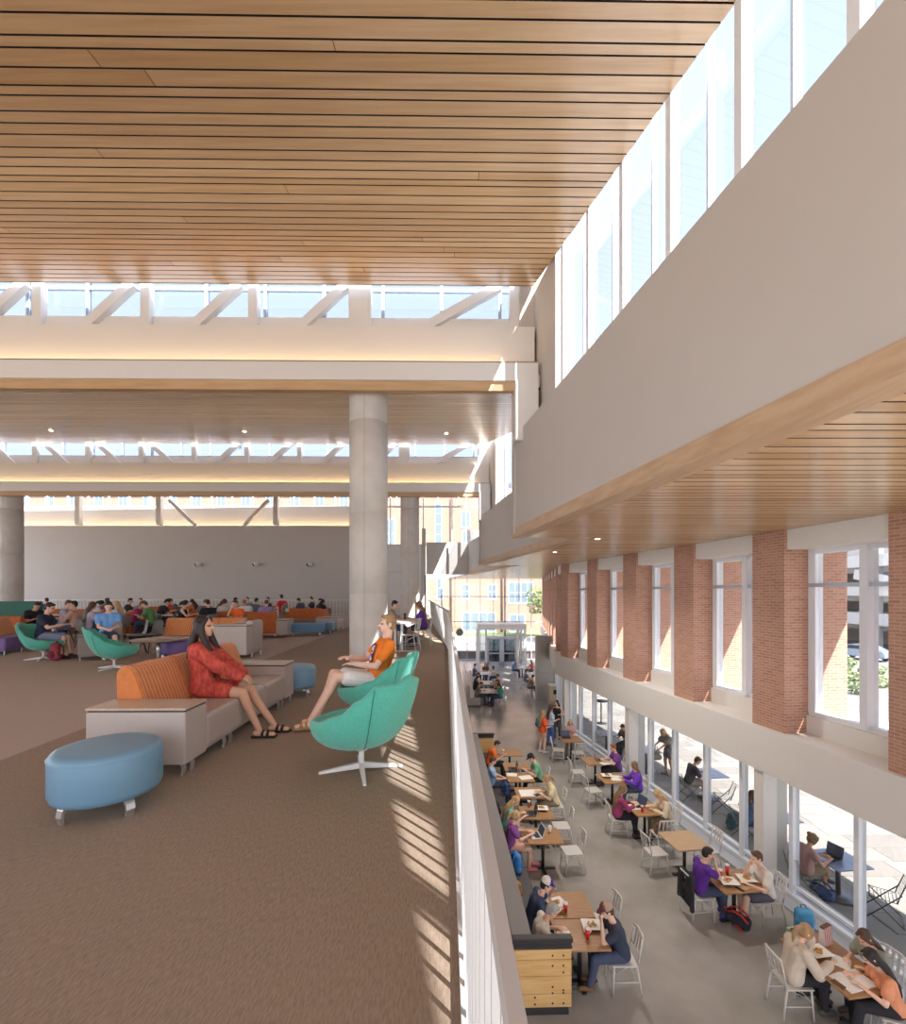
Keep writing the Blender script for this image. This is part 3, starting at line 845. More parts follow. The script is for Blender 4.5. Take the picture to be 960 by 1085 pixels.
# ---- lobby end: tiled pier, cabinet, curtain wall with vestibule
x, y = Q2(5.6, -.3)
m = MB(); m.box(x - .55, x + .5, y, y + .5, LOW, -.95); o = m.build('tiled_pier', [TILE])
m = MB()
for k in range(9): m.box(x - .552, x + .3, y - .003, y, LOW + .4 * k + .39, LOW + .4 * k + .4)
m.build('joint', [mat('joint_line', (150, 142, 132), .9)], o)
tag(o, 'grey tiled pier carrying the end of the white parapet band', 'pier')
x, y = at(589, 746, LOW)
t = thing('cabinet', 'small pale wood waste cabinet in front of the grey tiled pier', 'cabinet', (x, y, LOW), 0)
m = MB(); m.box(-.38, .38, -.3, .3, 0, 1.05); m.build('body', [mat('pale_wood_laminate', (205, 184, 154), .5, noise=.1, nscale=4, stretch=(4, 4, .6))], t)
m = MB(); m.box(-.4, .4, -.32, .32, 1.05, 1.1); m.build('top', [STEELW], t)
m = MB(); m.box(-.2, .2, -.31, -.298, .6, .85); m.build('slot', [BLACK], t)

YC = 44.2
fr = MB(); gl = MB()
for px in (452, 468, 482, 495, 509, 523, 535, 550, 563, 575, 588, 600):
    x = (px - 480) * YC / FPX; w = .16 if px in (468, 535) else .05
    fr.box(x - w / 2, x + w / 2, YC, YC + .15, LOW, ZS, 0)
for z in (1.2, -1.1, LOW + .1): fr.box(-5.2, 11.5, YC, YC + .1, z - .04, z + .04, 0)
gl.box(-5.2, 11.5, YC + .05, YC + .06, LOW, ZS)
o = struct(fr.build('window_end', [ALU])); gl.build('pane', [GLASS], o)
m = MB(); m.box(-8, -5.2, YC, YC + .4, LOW, 4.6); m.box(-5.2, 13, YC, YC + .4, ZS, 4.6)
struct(m.build('wall_end', [WALLP]))
x = (531 - 480) * 42 / FPX
t = thing('entrance_vestibule', 'white glazed entrance vestibule at the far end of the lower hall', 'vestibule', (x, 41.4, LOW), 0)
m = MB(); m.box(-2.1, 2.1, 0, 2.7, 3.05, 3.5); m.build('canopy', [STEELW], t)
for xx, yy in ((-2.0, 0), (-1.35, 0), (1.35, 0), (2.0, 0), (-2.0, 2.5), (2.0, 2.5)):
    m = MB(); m.box(xx - .09, xx + .09, yy, yy + .18, 0, 3.05); m.build('post', [STEELW], t)
m = MB(); m.box(-1.3, 1.3, .05, .1, 2.35, 2.45); m.box(-.05, .05, .05, .12, 0, 2.4); m.build('transom', [ALU], t)
m = MB(); m.box(-1.95, -1.4, .08, .09, .1, 3.0); m.box(1.4, 1.95, .08, .09, .1, 3.0); m.box(-1.3, 1.3, .07, .08, 2.45, 3.05); m.build('side_pane', [GLASS], t)
for sx in (-1, 1):
    d = MB(); a, b = (.06, 1.26)
    q = lambda u: u * sx
    for (u0, u1, z0, z1) in ((a, b, 0, .28), (a, b, 2.2, 2.34), (a, a + .14, 0, 2.3), (b - .14, b, 0, 2.3), (a, b, .95, 1.05)):
        d.box(min(q(u0), q(u1)), max(q(u0), q(u1)), .04, .1, z0, z1)
    dd = d.build('door', [ALU], t)
    d = MB(); d.box(min(q(a), q(b)) + .1, max(q(a), q(b)) - .1, .06, .07, .25, 2.25); d.build('pane', [glass_mat('tinted_door_glass', (150, 160, 165), .1)], dd)
t = thing('round_sign', 'round dark sign hanging in the end glass wall, left of the vestibule', 'sign', ((487 - 480) * 43.5 / FPX, 43.6, CAMZ - (670 - 628) * 43.5 / FPX), 0)
m = MB(); m.cyl((0, 0, 0), (0, .06, 0), .34, n=28); m.build('disc', [mat('dark_grey_sign', (74, 70, 66), .5)], t)
m = MB(); m.tube([(.25 * math.cos(k * PI / 10), -.01, .25 * math.sin(k * PI / 10)) for k in range(20)], .022, 6, closed=True); m.box(-.12, .12, -.02, 0, -.03, .03); m.build('emblem', [mat('pale_emblem', (176, 170, 160), .5)], t)
m = MB(); m.beam((-1.0, .03, .42), (1.6, .03, .42), .03, .03); m.beam((0, .03, .33), (0, .03, .42), .02, .02); m.build('bracket', [BLACK], t)

# ---- outside: brick building, parking deck, planting, trees, car
t = thing('brick_building', 'brick building with white framed windows across the street, beyond the end glass', 'building', (0, 76, LOW - .06), 0)
m = MB(); m.box(-80, 26, 0, 14, 0, 21.5); m.build('wall', [BRICKX], t)
m = MB(); m.box(-80.2, 26.2, -.25, 14.2, 21.5, 22.2); m.build('cornice', [STEELW], t)
def bwin(px0, px1, py0, py1, cols=2, rows=2):
    X0, X1 = (px0 - 480) * 76 / FPX, (px1 - 480) * 76 / FPX
    Z1, Z0 = CAMZ + (628 - py0) * 76 / FPX - LOW, CAMZ + (628 - py1) * 76 / FPX - LOW
    f = MB(); f.box(X0 - .1, X1 + .1, -.08, .05, Z0 - .25, Z0); f.box(X0 - .06, X1 + .06, -.05, .05, Z1, Z1 + .1)
    f.box(X0 - .06, X0 + .05, -.06, .05, Z0, Z1); f.box(X1 - .05, X1 + .06, -.06, .05, Z0, Z1)
    for c in range(1, cols): xx = X0 + (X1 - X0) * c / cols; f.box(xx - .04, xx + .04, -.06, .05, Z0, Z1)
    for r in range(1, rows): zz = Z0 + (Z1 - Z0) * r / rows; f.box(X0, X1, -.06, .05, zz - .04, zz + .04)
    fo = f.build('window', [FRAMEW], t)
    g = MB(); g.box(X0, X1, -.03, .02, Z0, Z1); g.build('pane', [GLASSD], fo)
for a in ((461, 468, 533, 577, 1, 4), (489, 498, 542, 558, 2, 1), (490, 497, 562, 577, 1, 1), (463, 469, 612, 634, 1, 2), (489, 497, 619, 633, 1, 2), (517, 526, 619, 634, 2, 2), (539, 565, 617, 638, 4, 2), (490, 525, 649, 668, 4, 2), (540, 556, 651, 668, 2, 1),
          (408, 418, 550, 580, 2, 2), (430, 438, 533, 560, 1, 2)): bwin(*a)
for px in range(-30, 400, 26):
    bwin(px, px + 9, 524, 536, 2, 1)
m = MB()
for px in (478, 532): x = (px - 480) * 76 / FPX; m.cyl((x, -.15, 0), (x, -.15, 21), .12, n=8)
m.build('downpipe', [mat('dark_bronze', (112, 100, 92), .5)], t)
m = MB(); m.box(-20, 30, 70.5, 76, LOW - .2, LOW - .03)
struct(m.build('ground_lawn', [GRASS]))
m = MB(); m.box(-12, 16, 46.5, 47.2, LOW - .2, LOW + .55); tag(m.build('low_wall', [mat('dark_stone', (140, 125, 116), .8)]), 'low dark stone bench wall outside the end glass, beside the vestibule', 'wall')

t = thing('parking_deck', 'pale concrete parking deck seen through the window at the right edge', 'building', (47, 30, LOW - .06), 0)
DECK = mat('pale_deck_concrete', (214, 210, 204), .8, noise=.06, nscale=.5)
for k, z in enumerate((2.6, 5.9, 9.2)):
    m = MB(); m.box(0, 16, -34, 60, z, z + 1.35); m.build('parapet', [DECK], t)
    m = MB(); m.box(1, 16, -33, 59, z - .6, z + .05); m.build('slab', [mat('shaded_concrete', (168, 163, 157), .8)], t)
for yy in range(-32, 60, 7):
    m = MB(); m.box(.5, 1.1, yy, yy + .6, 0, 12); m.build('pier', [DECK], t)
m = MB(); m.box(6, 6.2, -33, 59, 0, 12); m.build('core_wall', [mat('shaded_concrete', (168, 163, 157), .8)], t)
m = MB(); m.beam((-.3, 2, 3.2), (-.3, 26, 8.4), .5, 1.1); m.build('ramp', [DECK], t)

random.seed(21)
LEAF = [mat('leaf_green_%d' % i, c, .7) for i, c in enumerate(((120, 138, 84), (98, 118, 70), (146, 156, 104)))]
def foliage(m, c, r, n, s):
    for _ in range(n):
        a, b = random.uniform(0, 2 * PI), math.acos(random.uniform(-1, 1)); q = random.uniform(.55, 1) ** .5
        p = Vector((c[0] + r[0] * q * math.sin(b) * math.cos(a), c[1] + r[1] * q * math.sin(b) * math.sin(a), c[2] + r[2] * q * math.cos(b)))
        u = Vector((random.gauss(0, 1), random.gauss(0, 1), random.gauss(0, 1))).normalized(); v = u.orthogonal().normalized(); k = s * random.uniform(.6, 1.3)
        m.face([p + u * k, p + v * k * .5, p - u * k, p - v * k * .5], random.randrange(3))
def tree(label, x, y, h, r):
    t = thing('tree', label, 'tree', (x, y, LOW - .06), 0)
    m = MB(); m.tube([(0, 0, 0), (.1, .05, h * .4), (.0, .1, h * .75)], [.22, .16, .08], 8)
    for k in range(5): m.tube([(.05, .05, h * .45), (r * .5 * math.cos(k * 1.3), r * .5 * math.sin(k * 1.3), h * .7)], [.08, .03], 6)
    m.build('trunk', [mat('tree_bark', (112, 94, 78), .9)], t)
    m = MB()
    for k in range(7): foliage(m, (r * .55 * math.cos(k * .9), r * .55 * math.sin(k * .9), h * (.6 + .06 * (k % 4))), (r * .55, r * .55, h * .17), 260, .22)
    m.build('crown', LEAF, t)
tree('leafy tree outside beyond the bend of the brick pillars', 15.5, 60, 9, 3.4)
tree('leafy tree beside the brick building, left one of two near the end glass', 13.0, 68, 7.5, 2.6)
tree('street tree seen low through the window at the right edge', 38, 58, 7, 2.5)
for k, (px, py) in enumerate(((893, 712), (905, 722), (918, 716), (932, 728), (890, 730), (912, 735), (930, 714), (900, 706))):
    x, y = at(px, py, LOW)
    t = thing('shrub', 'low rounded shrub in the planting bed beyond the right hand window', 'shrub', (x, y, LOW - .06), 0, 'shrubs in the planting bed')
    m = MB(); foliage(m, (0, 0, .38), (.6, .6, .4), 220, .13); m.build('foliage', LEAF, t)
    m = MB(); m.tube([(0, 0, 0), (.03, 0, .4)], [.04, .02], 6); m.build('stem', [mat('tree_bark', (112, 94, 78), .9)], t)
m = MB(); x, y = at(909, 718, LOW); m.box(x - 3.2, x + 4.5, y - 4, y + 4, LOW - .2, LOW - .0); struct(m.build('ground_bed', [mat('mulch', (168, 152, 134), .95, noise=.2, nscale=5)]))
# car
x, y = at(905, 698, LOW)
t = thing('car', 'silver blue parked car seen through the window at the right edge', 'car', (x + .8, y, LOW - .06), -1.25)
CARP = mat('silver_blue_car_paint', (150, 164, 178), .25, metal=.3, coat=.5)
m = MB()
prof = [(-2.2, .35), (-2.25, .7), (-2.0, .92), (-1.3, 1.0), (-.7, 1.42), (.7, 1.45), (1.35, 1.05), (2.1, .95), (2.25, .6), (2.2, .35)]
vb = [(p[0], -.85, p[1]) for p in prof]; vt = [(p[0], .85, p[1]) for p in prof]
m.hexa(vb, vt); bmesh.ops.bevel(m.bm, geom=m.bm.edges[:], offset=.06, segments=2, affect='EDGES'); m.build('body', [CARP], t)
m = MB()
for s in (-1, 1): m.hexa([(-1.05, s * .84, 1.02), (1.1, s * .84, 1.04), (.62, s * .84, 1.36), (-.62, s * .84, 1.34)], [(-1.05, s * .87, 1.02), (1.1, s * .87, 1.04), (.62, s * .87, 1.36), (-.62, s * .87, 1.34)])
m.build('side_window', [mat('dark_car_glass', (44, 50, 58), .1)], t)
m = MB(); m.cyl((0, -.1, 0), (0, .1, 0), .32, n=20); wme = m.mesh('wheel', [BLACK])
for wx in (-1.35, 1.4):
    for s in (-1, 1): link('wheel', wme, t, (wx, s * .8, .32))

# ---- small fixtures
def downlight(p, label, watts=0):
    t = thing('downlight', label, 'light', p, 0, 'recessed ceiling lights')
    m = MB(); m.lathe([(.06, -.004), (.085, -.006), (.09, .01)], 20); m.build('trim_ring', [STEELW], t)
    m = MB(); m.cyl((0, 0, -.003), (0, 0, .008), .06, n=18); m.build('lens', [LAMP], t)
    if watts:
        sd = bpy.data.lights.new('downlight_spot', 'SPOT'); sd.energy = watts; sd.spot_size = 2.5; sd.spot_blend = 1; sd.shadow_soft_size = .06; sd.color = (1, .95, .88)
        so_ = bpy.data.objects.new('downlight_spot', sd); COL.objects.link(so_); so_.parent = t; so_.location = (0, 0, -.03)
for (px, py, lab) in ((633, 571, 'small round downlight in the lower soffit, nearest the pillars'), (588, 585, 'small round downlight in the lower soffit, above the far pillars')):
    d = (ZS - CAMZ) * FPX / (628 - py)
    downlight(((px - 480) * d / FPX, d, ZS), lab, 300)
for (px, py, lab) in ((473, 459, 'downlight in the second wood ceiling, right of the near column'), (54, 456, 'downlight in the second wood ceiling near the left edge'), (259, 457, 'downlight in the second wood ceiling, left of the near column')):
    k = (628 - py) / FPX; d = (5.95 - .205 * 10.45 - CAMZ) / (k - .205) if k > .21 else 17
    downlight(((px - 480) * d / FPX, d, 5.95 + .205 * (d - 10.45) - .01), lab)
for i, px in enumerate((211, 272, 329)):
    x = (px - 480) * (YE - .2) / FPX; z = CAMZ + 30 * YE / FPX
    t = thing('wall_spotlight', ['white spotlight on the back wall, leftmost of three', 'white spotlight on the back wall, middle of three', 'white spotlight on the back wall, rightmost of three'][i], 'spotlight', (x, YE, z), 0, 'spotlights on the back wall')
    m = MB(); m.cyl((0, 0, 0), (0, -.12, 0), .09, n=16); m.cyl((0, -.1, 0), (0, -.16, -.0), .04, n=10); m.build('bracket', [STEELW], t)
    m = MB(); m.cyl((.06, -.16, .02), (-.16, -.42, -.08), .13, .17, n=18); m.build('head', [STEELW], t)
    m = MB(); m.cyl((-.155, -.415, -.078), (-.165, -.425, -.083), .14, n=18); m.build('lens', [BLACK], t)

# ---- daylight and camera
wd = bpy.data.worlds.new('sky'); SC.world = wd; wd.use_nodes = True
nt = wd.node_tree; bg = nt.nodes['Background']
tc = nt.nodes.new('ShaderNodeTexCoord'); sp = nt.nodes.new('ShaderNodeSeparateXYZ'); cr = nt.nodes.new('ShaderNodeValToRGB')
nt.links.new(tc.outputs['Generated'], sp.inputs[0]); nt.links.new(sp.outputs[2], cr.inputs[0]); nt.links.new(cr.outputs[0], bg.inputs[0])
e = cr.color_ramp.elements
e[0].position = 0.0; e[0].color = (.80, .84, .90, 1)
e[1].position = .8; e[1].color = (.56, .66, .90, 1)
x = cr.color_ramp.elements.new(.28); x.color = (.70, .77, .95, 1)
bg.inputs[1].default_value = 1.5
sl = bpy.data.lights.new('sun', 'SUN'); sl.energy = 10.5; sl.angle = .009; sl.color = (1, .955, .89)
so = bpy.data.objects.new('sun', sl); COL.objects.link(so)
so.rotation_euler = Vector((-.65 * .695, .76 * .695, -.719)).to_track_quat('-Z', 'Y').to_euler()
so.location = (10, -10, 20)
cd = bpy.data.cameras.new('camera'); cam = bpy.data.objects.new('camera', cd); COL.objects.link(cam)
cd.sensor_fit = 'HORIZONTAL'; cd.sensor_width = 36; cd.lens = 36 * FPX / 960
cd.shift_y = (628 - 542.5) / 960
cd.clip_start = .05; cd.clip_end = 500
cam.location = (0, 0, CAMZ); cam.rotation_euler = (PI / 2, 0, 0)
SC.camera = cam
SC.view_settings.view_transform = 'Standard'; SC.view_settings.look = 'None'
SC.view_settings.gamma = 1; SC.view_settings.use_curve_mapping = False
SC.view_settings.exposure = 1.22
SC.cycles.use_denoising = True
SC.cycles.max_bounces = 10; SC.cycles.diffuse_bounces = 6; SC.cycles.transparent_max_bounces = 16
SC.cycles.sample_clamp_indirect = 8
# ================================================================== FURNITURE
ORANGE = stripe_mat('orange_striped_fabric', (206, 122, 62), (238, 186, 136), 0, .052, .13)
ORANGEY = stripe_mat('orange_striped_fabric_cross', (206, 122, 62), (226, 170, 120), 1, .047, .075)
ORANGEF = mat('rust_orange_fabric', (192, 106, 54), .85, noise=.2, nscale=16)
GREYV = mat('warm_grey_vinyl', (178, 166, 156), .42, noise=.05, nscale=5)
GREYD = mat('taupe_vinyl', (138, 127, 118), .5)
LAMI = mat('ash_wood_laminate', (196, 172, 148), .35, noise=.2, nscale=5, stretch=(.7, 8, 1))
BLUEV = mat('dusty_blue_vinyl', (112, 149, 170), .42, noise=.05, nscale=4)
BLUED = mat('denim_blue_vinyl', (92, 132, 164), .5)
PURPV = mat('purple_vinyl', (120, 94, 150), .5)
TEAL = mat('teal_wool_fabric', (84, 180, 156), .9, noise=.14, nscale=60, bump=.3, bscale=220, sheen=.3)
GREENF = mat('dark_green_fabric', (62, 110, 96), .9)
PLASTW = mat('white_plastic_shell', (220, 220, 214), .4)
PLASTG = mat('grey_plastic_shell', (158, 156, 150), .45)
WALNUT = mat('walnut_tabletop', (176, 134, 92), .35, noise=.25, nscale=4, stretch=(1, 8, 1), col2=(156, 114, 74))
PALEOAKT = mat('pale_oak_tabletop', (196, 164, 128), .4, noise=.2, nscale=4, stretch=(1, 8, 1))
CHAIRW = mat('pale_grey_metal_chair', (206, 202, 196), .45, metal=.15)
PINE = mat('knotty_pine', (222, 182, 122), .5, noise=.25, nscale=2.2, stretch=(.7, 1, 7), col2=(202, 156, 94))
CHAR = mat('charcoal_vinyl', (74, 70, 70), .5)
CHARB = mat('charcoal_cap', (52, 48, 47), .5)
OUTB = mat('blue_grey_table_metal', (118, 132, 160), .35, metal=.2)
WIRE = mat('dark_grey_wire', (96, 92, 90), .4, metal=.5)

def curved_leg(m, x, y, sx, sy, h=.13, w=.052):
    pts = [(0, 0, h), (.022, .0, h * .72), (.030, 0, h * .4), (.018, 0, 0.004)]
    P = [V(x + p[0] * sx, y + p[0] * sy, p[2]) for p in pts]
    side = V(-sy, sx, 0)
    side.normalize()
    for a, b, wa in zip(P, P[1:], (w, w * .95, w * .85)):
        n = (b - a).normalized().cross(side)
        q = [side * wa / 2 * i + n * .009 * j for i, j in ((-1, -1), (1, -1), (1, 1), (-1, 1))]
        m.hexa([a + k for k in q], [b + k for k in q])

def back_wedge(m, x0, x1, mi=0, prof=None):
    prof = prof or [(-.40, .14), (-.41, .80), (-.385, .862), (-.33, .885), (-.265, .862), (-.225, .79), (-.10, .45), (-.10, .14)]
    t = MB(); a = [(x0, p[0], p[1]) for p in prof]; b = [(x1, p[0], p[1]) for p in prof]
    t.hexa(a, b); bmesh.ops.recalc_face_normals(t.bm, faces=t.bm.faces[:])
    bmesh.ops.bevel(t.bm, geom=[e for e in t.bm.edges], offset=.014, segments=2, affect='EDGES')
    m._merge(t.bm, mi)

def sofa(name, label, loc, rz, n, arms, backm, seatm, cat='sofa', group=None, w=.72, legs=None, arm_h=.58, topm=None, seat_back=True):
    """sitter faces +y; length runs along x"""
    t = thing(name, label, cat, loc, rz, group); L = n * w
    for i in range(n):
        x0 = -L / 2 + i * w
        m = MB(); m.rbox(x0 + .003, x0 + w - .003, -.12, .42, .12, .435, .04, 3); m.build('seat', [seatm], t)
        if seat_back:
            m = MB(); back_wedge(m, x0 + .002, x0 + w - .002); m.build('backrest', [backm], t)
    m = MB(); m.box(-L / 2, L / 2, -.38, .38, .10, .13); m.build('base', [seatm], t)
    for s, kind in zip((-1, 1), arms):
        if not kind: continue
        a = s * L / 2; b = s * (L / 2 + (.37 if kind != 'slim' else .12))
        x0, x1 = min(a, b) + .002, max(a, b)
        h = arm_h
        if kind == 'high': h = .80
        m = MB(); m.rbox(x0, x1, -.41, .42, .10, h - .035, .014, 2); ar = m.build('armrest', [seatm], t)
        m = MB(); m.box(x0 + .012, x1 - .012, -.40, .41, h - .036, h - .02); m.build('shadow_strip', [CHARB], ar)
        m = MB(); m.rbox(x0 - .001, x1 + .001, -.415, .425, h - .022, h, .006, 2); m.build('arm_top', [topm if (topm and kind == 'table') else seatm], ar)
    if legs is None: legs = [-L / 2 + .04, L / 2 - .04] + [-L / 2 + i * w for i in range(1, n)]
    for lx in legs:
        for y, sy in ((.36, 1), (-.34, -1)):
            m = MB(); curved_leg(m, lx, y, 0, sy); m.build('leg', [CHROME], t)
    return t

def ottoman(label, loc, r, col, h=.45, sx=1, sy=1, group=None, rz=0, name='ottoman'):
    t = thing(name, label, 'ottoman', loc, rz, group)
    m = MB(); z0 = .115
    pr = [(0, z0), (r - .05, z0), (r - .015, z0 + .012), (r, z0 + .05)]
    pr += [(r, h - .06), (r - .006, h - .035), (r - .022, h - .014), (r - .05, h - .004), (r * .6, h + .004), (0, h + .006)]
    m.lathe(pr, 48, sx=sx, sy=sy); m.build('cushion', [col], t)
    m = MB(); m.lathe([(r - .004, h - .052), (r + .004, h - .048), (r - .004, h - .044)], 48, sx=sx, sy=sy); m.build('piping', [col], t)
    for a in (-1.97, -.5, 1.3, 2.8):
        m = MB(); curved_leg(m, (r - .07) * sx * math.cos(a), (r - .07) * sy * math.sin(a), math.cos(a), math.sin(a), .125, .062); m.build('leg', [CHROME], t)
    return t

def teal_mesh():
    """lounge shell: sitter faces +y; low lip in front, shoulders rising to a tall back"""
    m = MB(); NU, NV = 56, 12
    def shape(a):                                     # a = 0 at the front
        c = .5 - .5 * math.cos(a)                     # 0 front .. 1 back
        key = [(0, .43), (.22, .44), (.40, .475), (.55, .55), (.675, .69), (.77, .80), (.89, .805), (1, .86)]
        q = a / PI if a <= PI else 2 - a / PI
        for (a0, h0), (a1, h1) in zip(key, key[1:]):
            if a0 <= q <= a1:
                f = (q - a0) / (a1 - a0); f = f * f * (3 - 2 * f); h = h0 + (h1 - h0) * f; break
        rx = .43 ; ry = .44 if math.cos(a) > 0 else .43
        lean = .0 + .10 * max(0, -math.cos(a)) * 1
        return h, rx, ry, lean
    out, inn = [], []
    for k in range(NU):
        a = 2 * PI * k / NU; h, rx, ry, lean = shape(a)
        sx, sy = math.sin(a), math.cos(a)
        ro, ri = [], []
        for j in range(NV + 1):
            v = j / NV
            rad = math.sin(v * PI / 2) ** .75; zz = .215 + (h - .215) * (v ** 2.1)
            ll = -lean * v ** 3
            ro.append(V(sx * rx * rad, sy * ry * rad + ll, zz))
            ra = .86 * math.sin(v * PI / 2) ** .6; zi = .40 + (h - .40) * (v ** 2.6)
            if h < .47: zi = .40 + (h - .40) * v ** 1.5
            ri.append(V(sx * rx * ra, sy * ry * ra + ll * .9, zi))
        out.append(ro); inn.append(ri)
    bo = m.bm.verts.new((0, 0, .215)); bi = m.bm.verts.new((0, 0, .40))
    vo = [[m.bm.verts.new(p) for p in r[1:]] for r in out]; vi = [[m.bm.verts.new(p) for p in r[1:]] for r in inn]
    vr = []
    for k in range(NU):
        p = (out[k][-1] + inn[k][-1]) / 2 + V(0, 0, .018); vr.append(m.bm.verts.new(p))
    for k in range(NU):
        j = (k + 1) % NU
        m.bm.faces.new((bo, vo[j][0], vo[k][0])); m.bm.faces.new((bi, vi[k][0], vi[j][0]))
        for q in range(NV - 1):
            m.bm.faces.new((vo[k][q], vo[j][q], vo[j][q + 1], vo[k][q + 1])); m.bm.faces.new((vi[k][q], vi[k][q + 1], vi[j][q + 1], vi[j][q]))
        m.bm.faces.new((vo[k][-1], vo[j][-1], vr[j], vr[k])); m.bm.faces.new((vr[k], vr[j], vi[j][-1], vi[k][-1]))
    seam = []
    for k in (NU * 0.36, NU * .64):
        k = int(k); seam.append([out[k][j] + (V(out[k][j].x, out[k][j].y, 0).normalized() * .002) for j in range(2, NV + 1)])
    me = m.mesh('shell', [TEAL]); me.shade_smooth()
    s = MB()
    for q in seam: s.tube(q, .004, 5)
    return me, s.mesh('seam', [mat('dark_teal_thread', (36, 120, 104), .9)])
TSH, TSEAM = teal_mesh()
def teal_chair(label, loc, rz, spin=.6):
    t = thing('swivel_chair', label, 'chair', loc, rz, 'teal lounge chairs')
    s = link('shell', TSH, t); link('seam', TSEAM, s)
    m = MB(); m.cyl((0, 0, .03), (0, 0, .222), .024, .024, 16); m.cyl((0, 0, .18), (0, 0, .222), .05, .09, 16); m.build('pedestal', [STEELW], t)
    m = MB()
    for k in range(4):
        a = spin + k * PI / 2; e = V(math.cos(a) * .36, math.sin(a) * .36, .012)
        b = V(0, 0, .055); sd = V(-math.sin(a), math.cos(a), 0)
        m.hexa([b - sd * .022 + V(0, 0, -.03), b + sd * .022 + V(0, 0, -.03), e + sd * .013 + V(0, 0, -.012), e - sd * .013 + V(0, 0, -.012)],
               [b - sd * .022 + V(0, 0, .02), b + sd * .022 + V(0, 0, .02), e + sd * .013 + V(0, 0, .006), e - sd * .013 + V(0, 0, .006)])
    m.build('star_base', [STEELW], t)
    return t

# ---------------------------------------------------------------- the foreground group
sofa('modular_sofa', 'long grey modular sofa with orange pinstriped backs where the woman in red sits', (-2.69, 5.5, 0), -PI / 2 + .015, 3, ('arm', 'table'), ORANGE, GREYV, topm=LAMI, legs=[1.41, 1.27, .66, .52, -.90, -1.06, -1.4])
ottoman('oval dusty blue ottoman in the left foreground by the sofa end table', (-2.50, 3.50, 0), .34, BLUEV, .455, sx=1.0, sy=1.05)
ottoman('round dusty blue ottoman behind the far arm of the grey modular sofa', (-2.40, 7.35, 0), .305, BLUEV, .45)
teal_chair('empty teal swivel chair in the foreground on a white star base', (-.80, 4.22, 0), 1.08, .75)
teal_chair('teal swivel chair holding the young man in orange', (-.93, 5.75, 0), 1.42, .5)

RED = mat('red_patterned_cotton', (204, 84, 64), .85, noise=.5, nscale=26, stretch=(1, 1, .5), col2=(150, 48, 44), bump=.3, bscale=30)
w_ = person('young woman in a red patterned shirt on the grey sofa, in profile facing right', 'woman', (-2.68, 5.25, 0), -PI / 2 + .04, RED, RED, 'f', 'front', 'dark', 'tan', 1.0, .42, (40, 34, 32), .009, sandal=True, loose=.012, topname='blouse')
OR = cloth('orange_tee', (240, 130, 40)); PUR = cloth('purple_print', (84, 52, 130)); WHT = cloth('white_cotton', (232, 228, 222))
m_ = person('young man in an orange tee and white shorts leaning back in a teal chair', 'man', (-.93, 5.80, .02), PI / 2 + .36, OR, WHT, 'm', 'short', 'sand', 'light', .55, .52, (176, 140, 96), .009, sandal=True)
def chest_print(root, pk, sex, cells, mats, cw, z0, dy):
    """a print lying on the chest: small raised cells following the shirt"""
    J = skeleton(pk, sex); P, u, fw = J['P'], J['u'], J['fw']
    m = MB(); n = len(cells)
    for r, row in enumerate(cells):
        for c, ch in enumerate(row):
            if ch == '.': continue
            x = (c - len(row) / 2 + .5) * cw; h = z0 + (n - r) * cw
            b = P + u * h + V(-x, 0, 0)
            q = []
            for dx, dz in ((-.5, -.5), (.5, -.5), (.5, .5), (-.5, .5)):
                xx = -x + dx * cw; hh = h + dz * cw
                k = .0 + dy(xx, hh)
                q.append(P + u * hh + V(xx, 0, 0) + fw * k)
            m.face(q, 'PWO'.index(ch))
    m.build('chest_print', mats, root)
def manfront(x, h):
    # outer surface of the shirt front: two capsules around the spine
    g = .014 + .009 * .25 + .004
    f = max(0, min(1, (h - .17) / .19)); cx = .05 + .025 * f; r = .098 + .006 * f + g
    best = 0
    for s in (-1, 1):
        d = x - s * cx
        if abs(d) < r: best = max(best, math.sqrt(r * r - d * d))
    if abs(x) < cx: best = max(best, math.sqrt(max(r * r - (cx * .75) ** 2, 0)))
    return best + .012
chest_print(m_, 'man', 'm', ['.PPPPPP.', 'PPWWWWPP', 'PWW..WWP', 'PWWWWWWP', '.PPWWPP.', '..WPPW..', '.PPPPPP.', 'PPWPPWPP', 'PWWWWWWP', 'PPWWWWPP', '.PPPPPP.'], [PUR, WHT, OR], .021, .16, manfront)

# ---------------------------------------------------------------- lounge behind the sofa
def shell_chair(label, loc, rz, col, group='moulded shell chairs', legs='black'):
    t = thing('shell_chair', label, 'chair', loc, rz, group)
    m = MB(); NU, NV = 10, 12
    pts = []
    prof = [(.22, .44), (.12, .43), (0, .425), (-.12, .43), (-.19, .47), (-.22, .55), (-.235, .65), (-.25, .76), (-.26, .83)]
    rows = []
    for i, (y, z) in enumerate(prof):
        w = (.22, .235, .24, .24, .235, .23, .22, .20, .15)[i]; row = []
        for k in range(NU + 1):
            s = -1 + 2 * k / NU; cup = .05 * abs(s) ** 2.5
            row.append(V(s * w, y + (cup if i >= 4 else 0), z + (cup if i < 5 else 0)))
        rows.append(row)
    vs = [[m.bm.verts.new(p) for p in r] for r in rows]
    for a, b in zip(vs, vs[1:]):
        for k in range(NU): m.bm.faces.new((a[k], a[k + 1], b[k + 1], b[k]))
    bmesh.ops.solidify(m.bm, geom=m.bm.faces[:], thickness=.014)
    me = m.mesh('seat_shell', [col]); me.shade_smooth(); link('seat_shell', me, t)
    for sx in (-1, 1):
        for sy in (-1, 1):
            m = MB(); m.tube([(sx * .12, sy * .10, .42), (sx * .21, sy * .21, .0)], [.012, .010], 8); m.build('leg', [BLACK if legs == 'black' else STEELW], t)
    return t
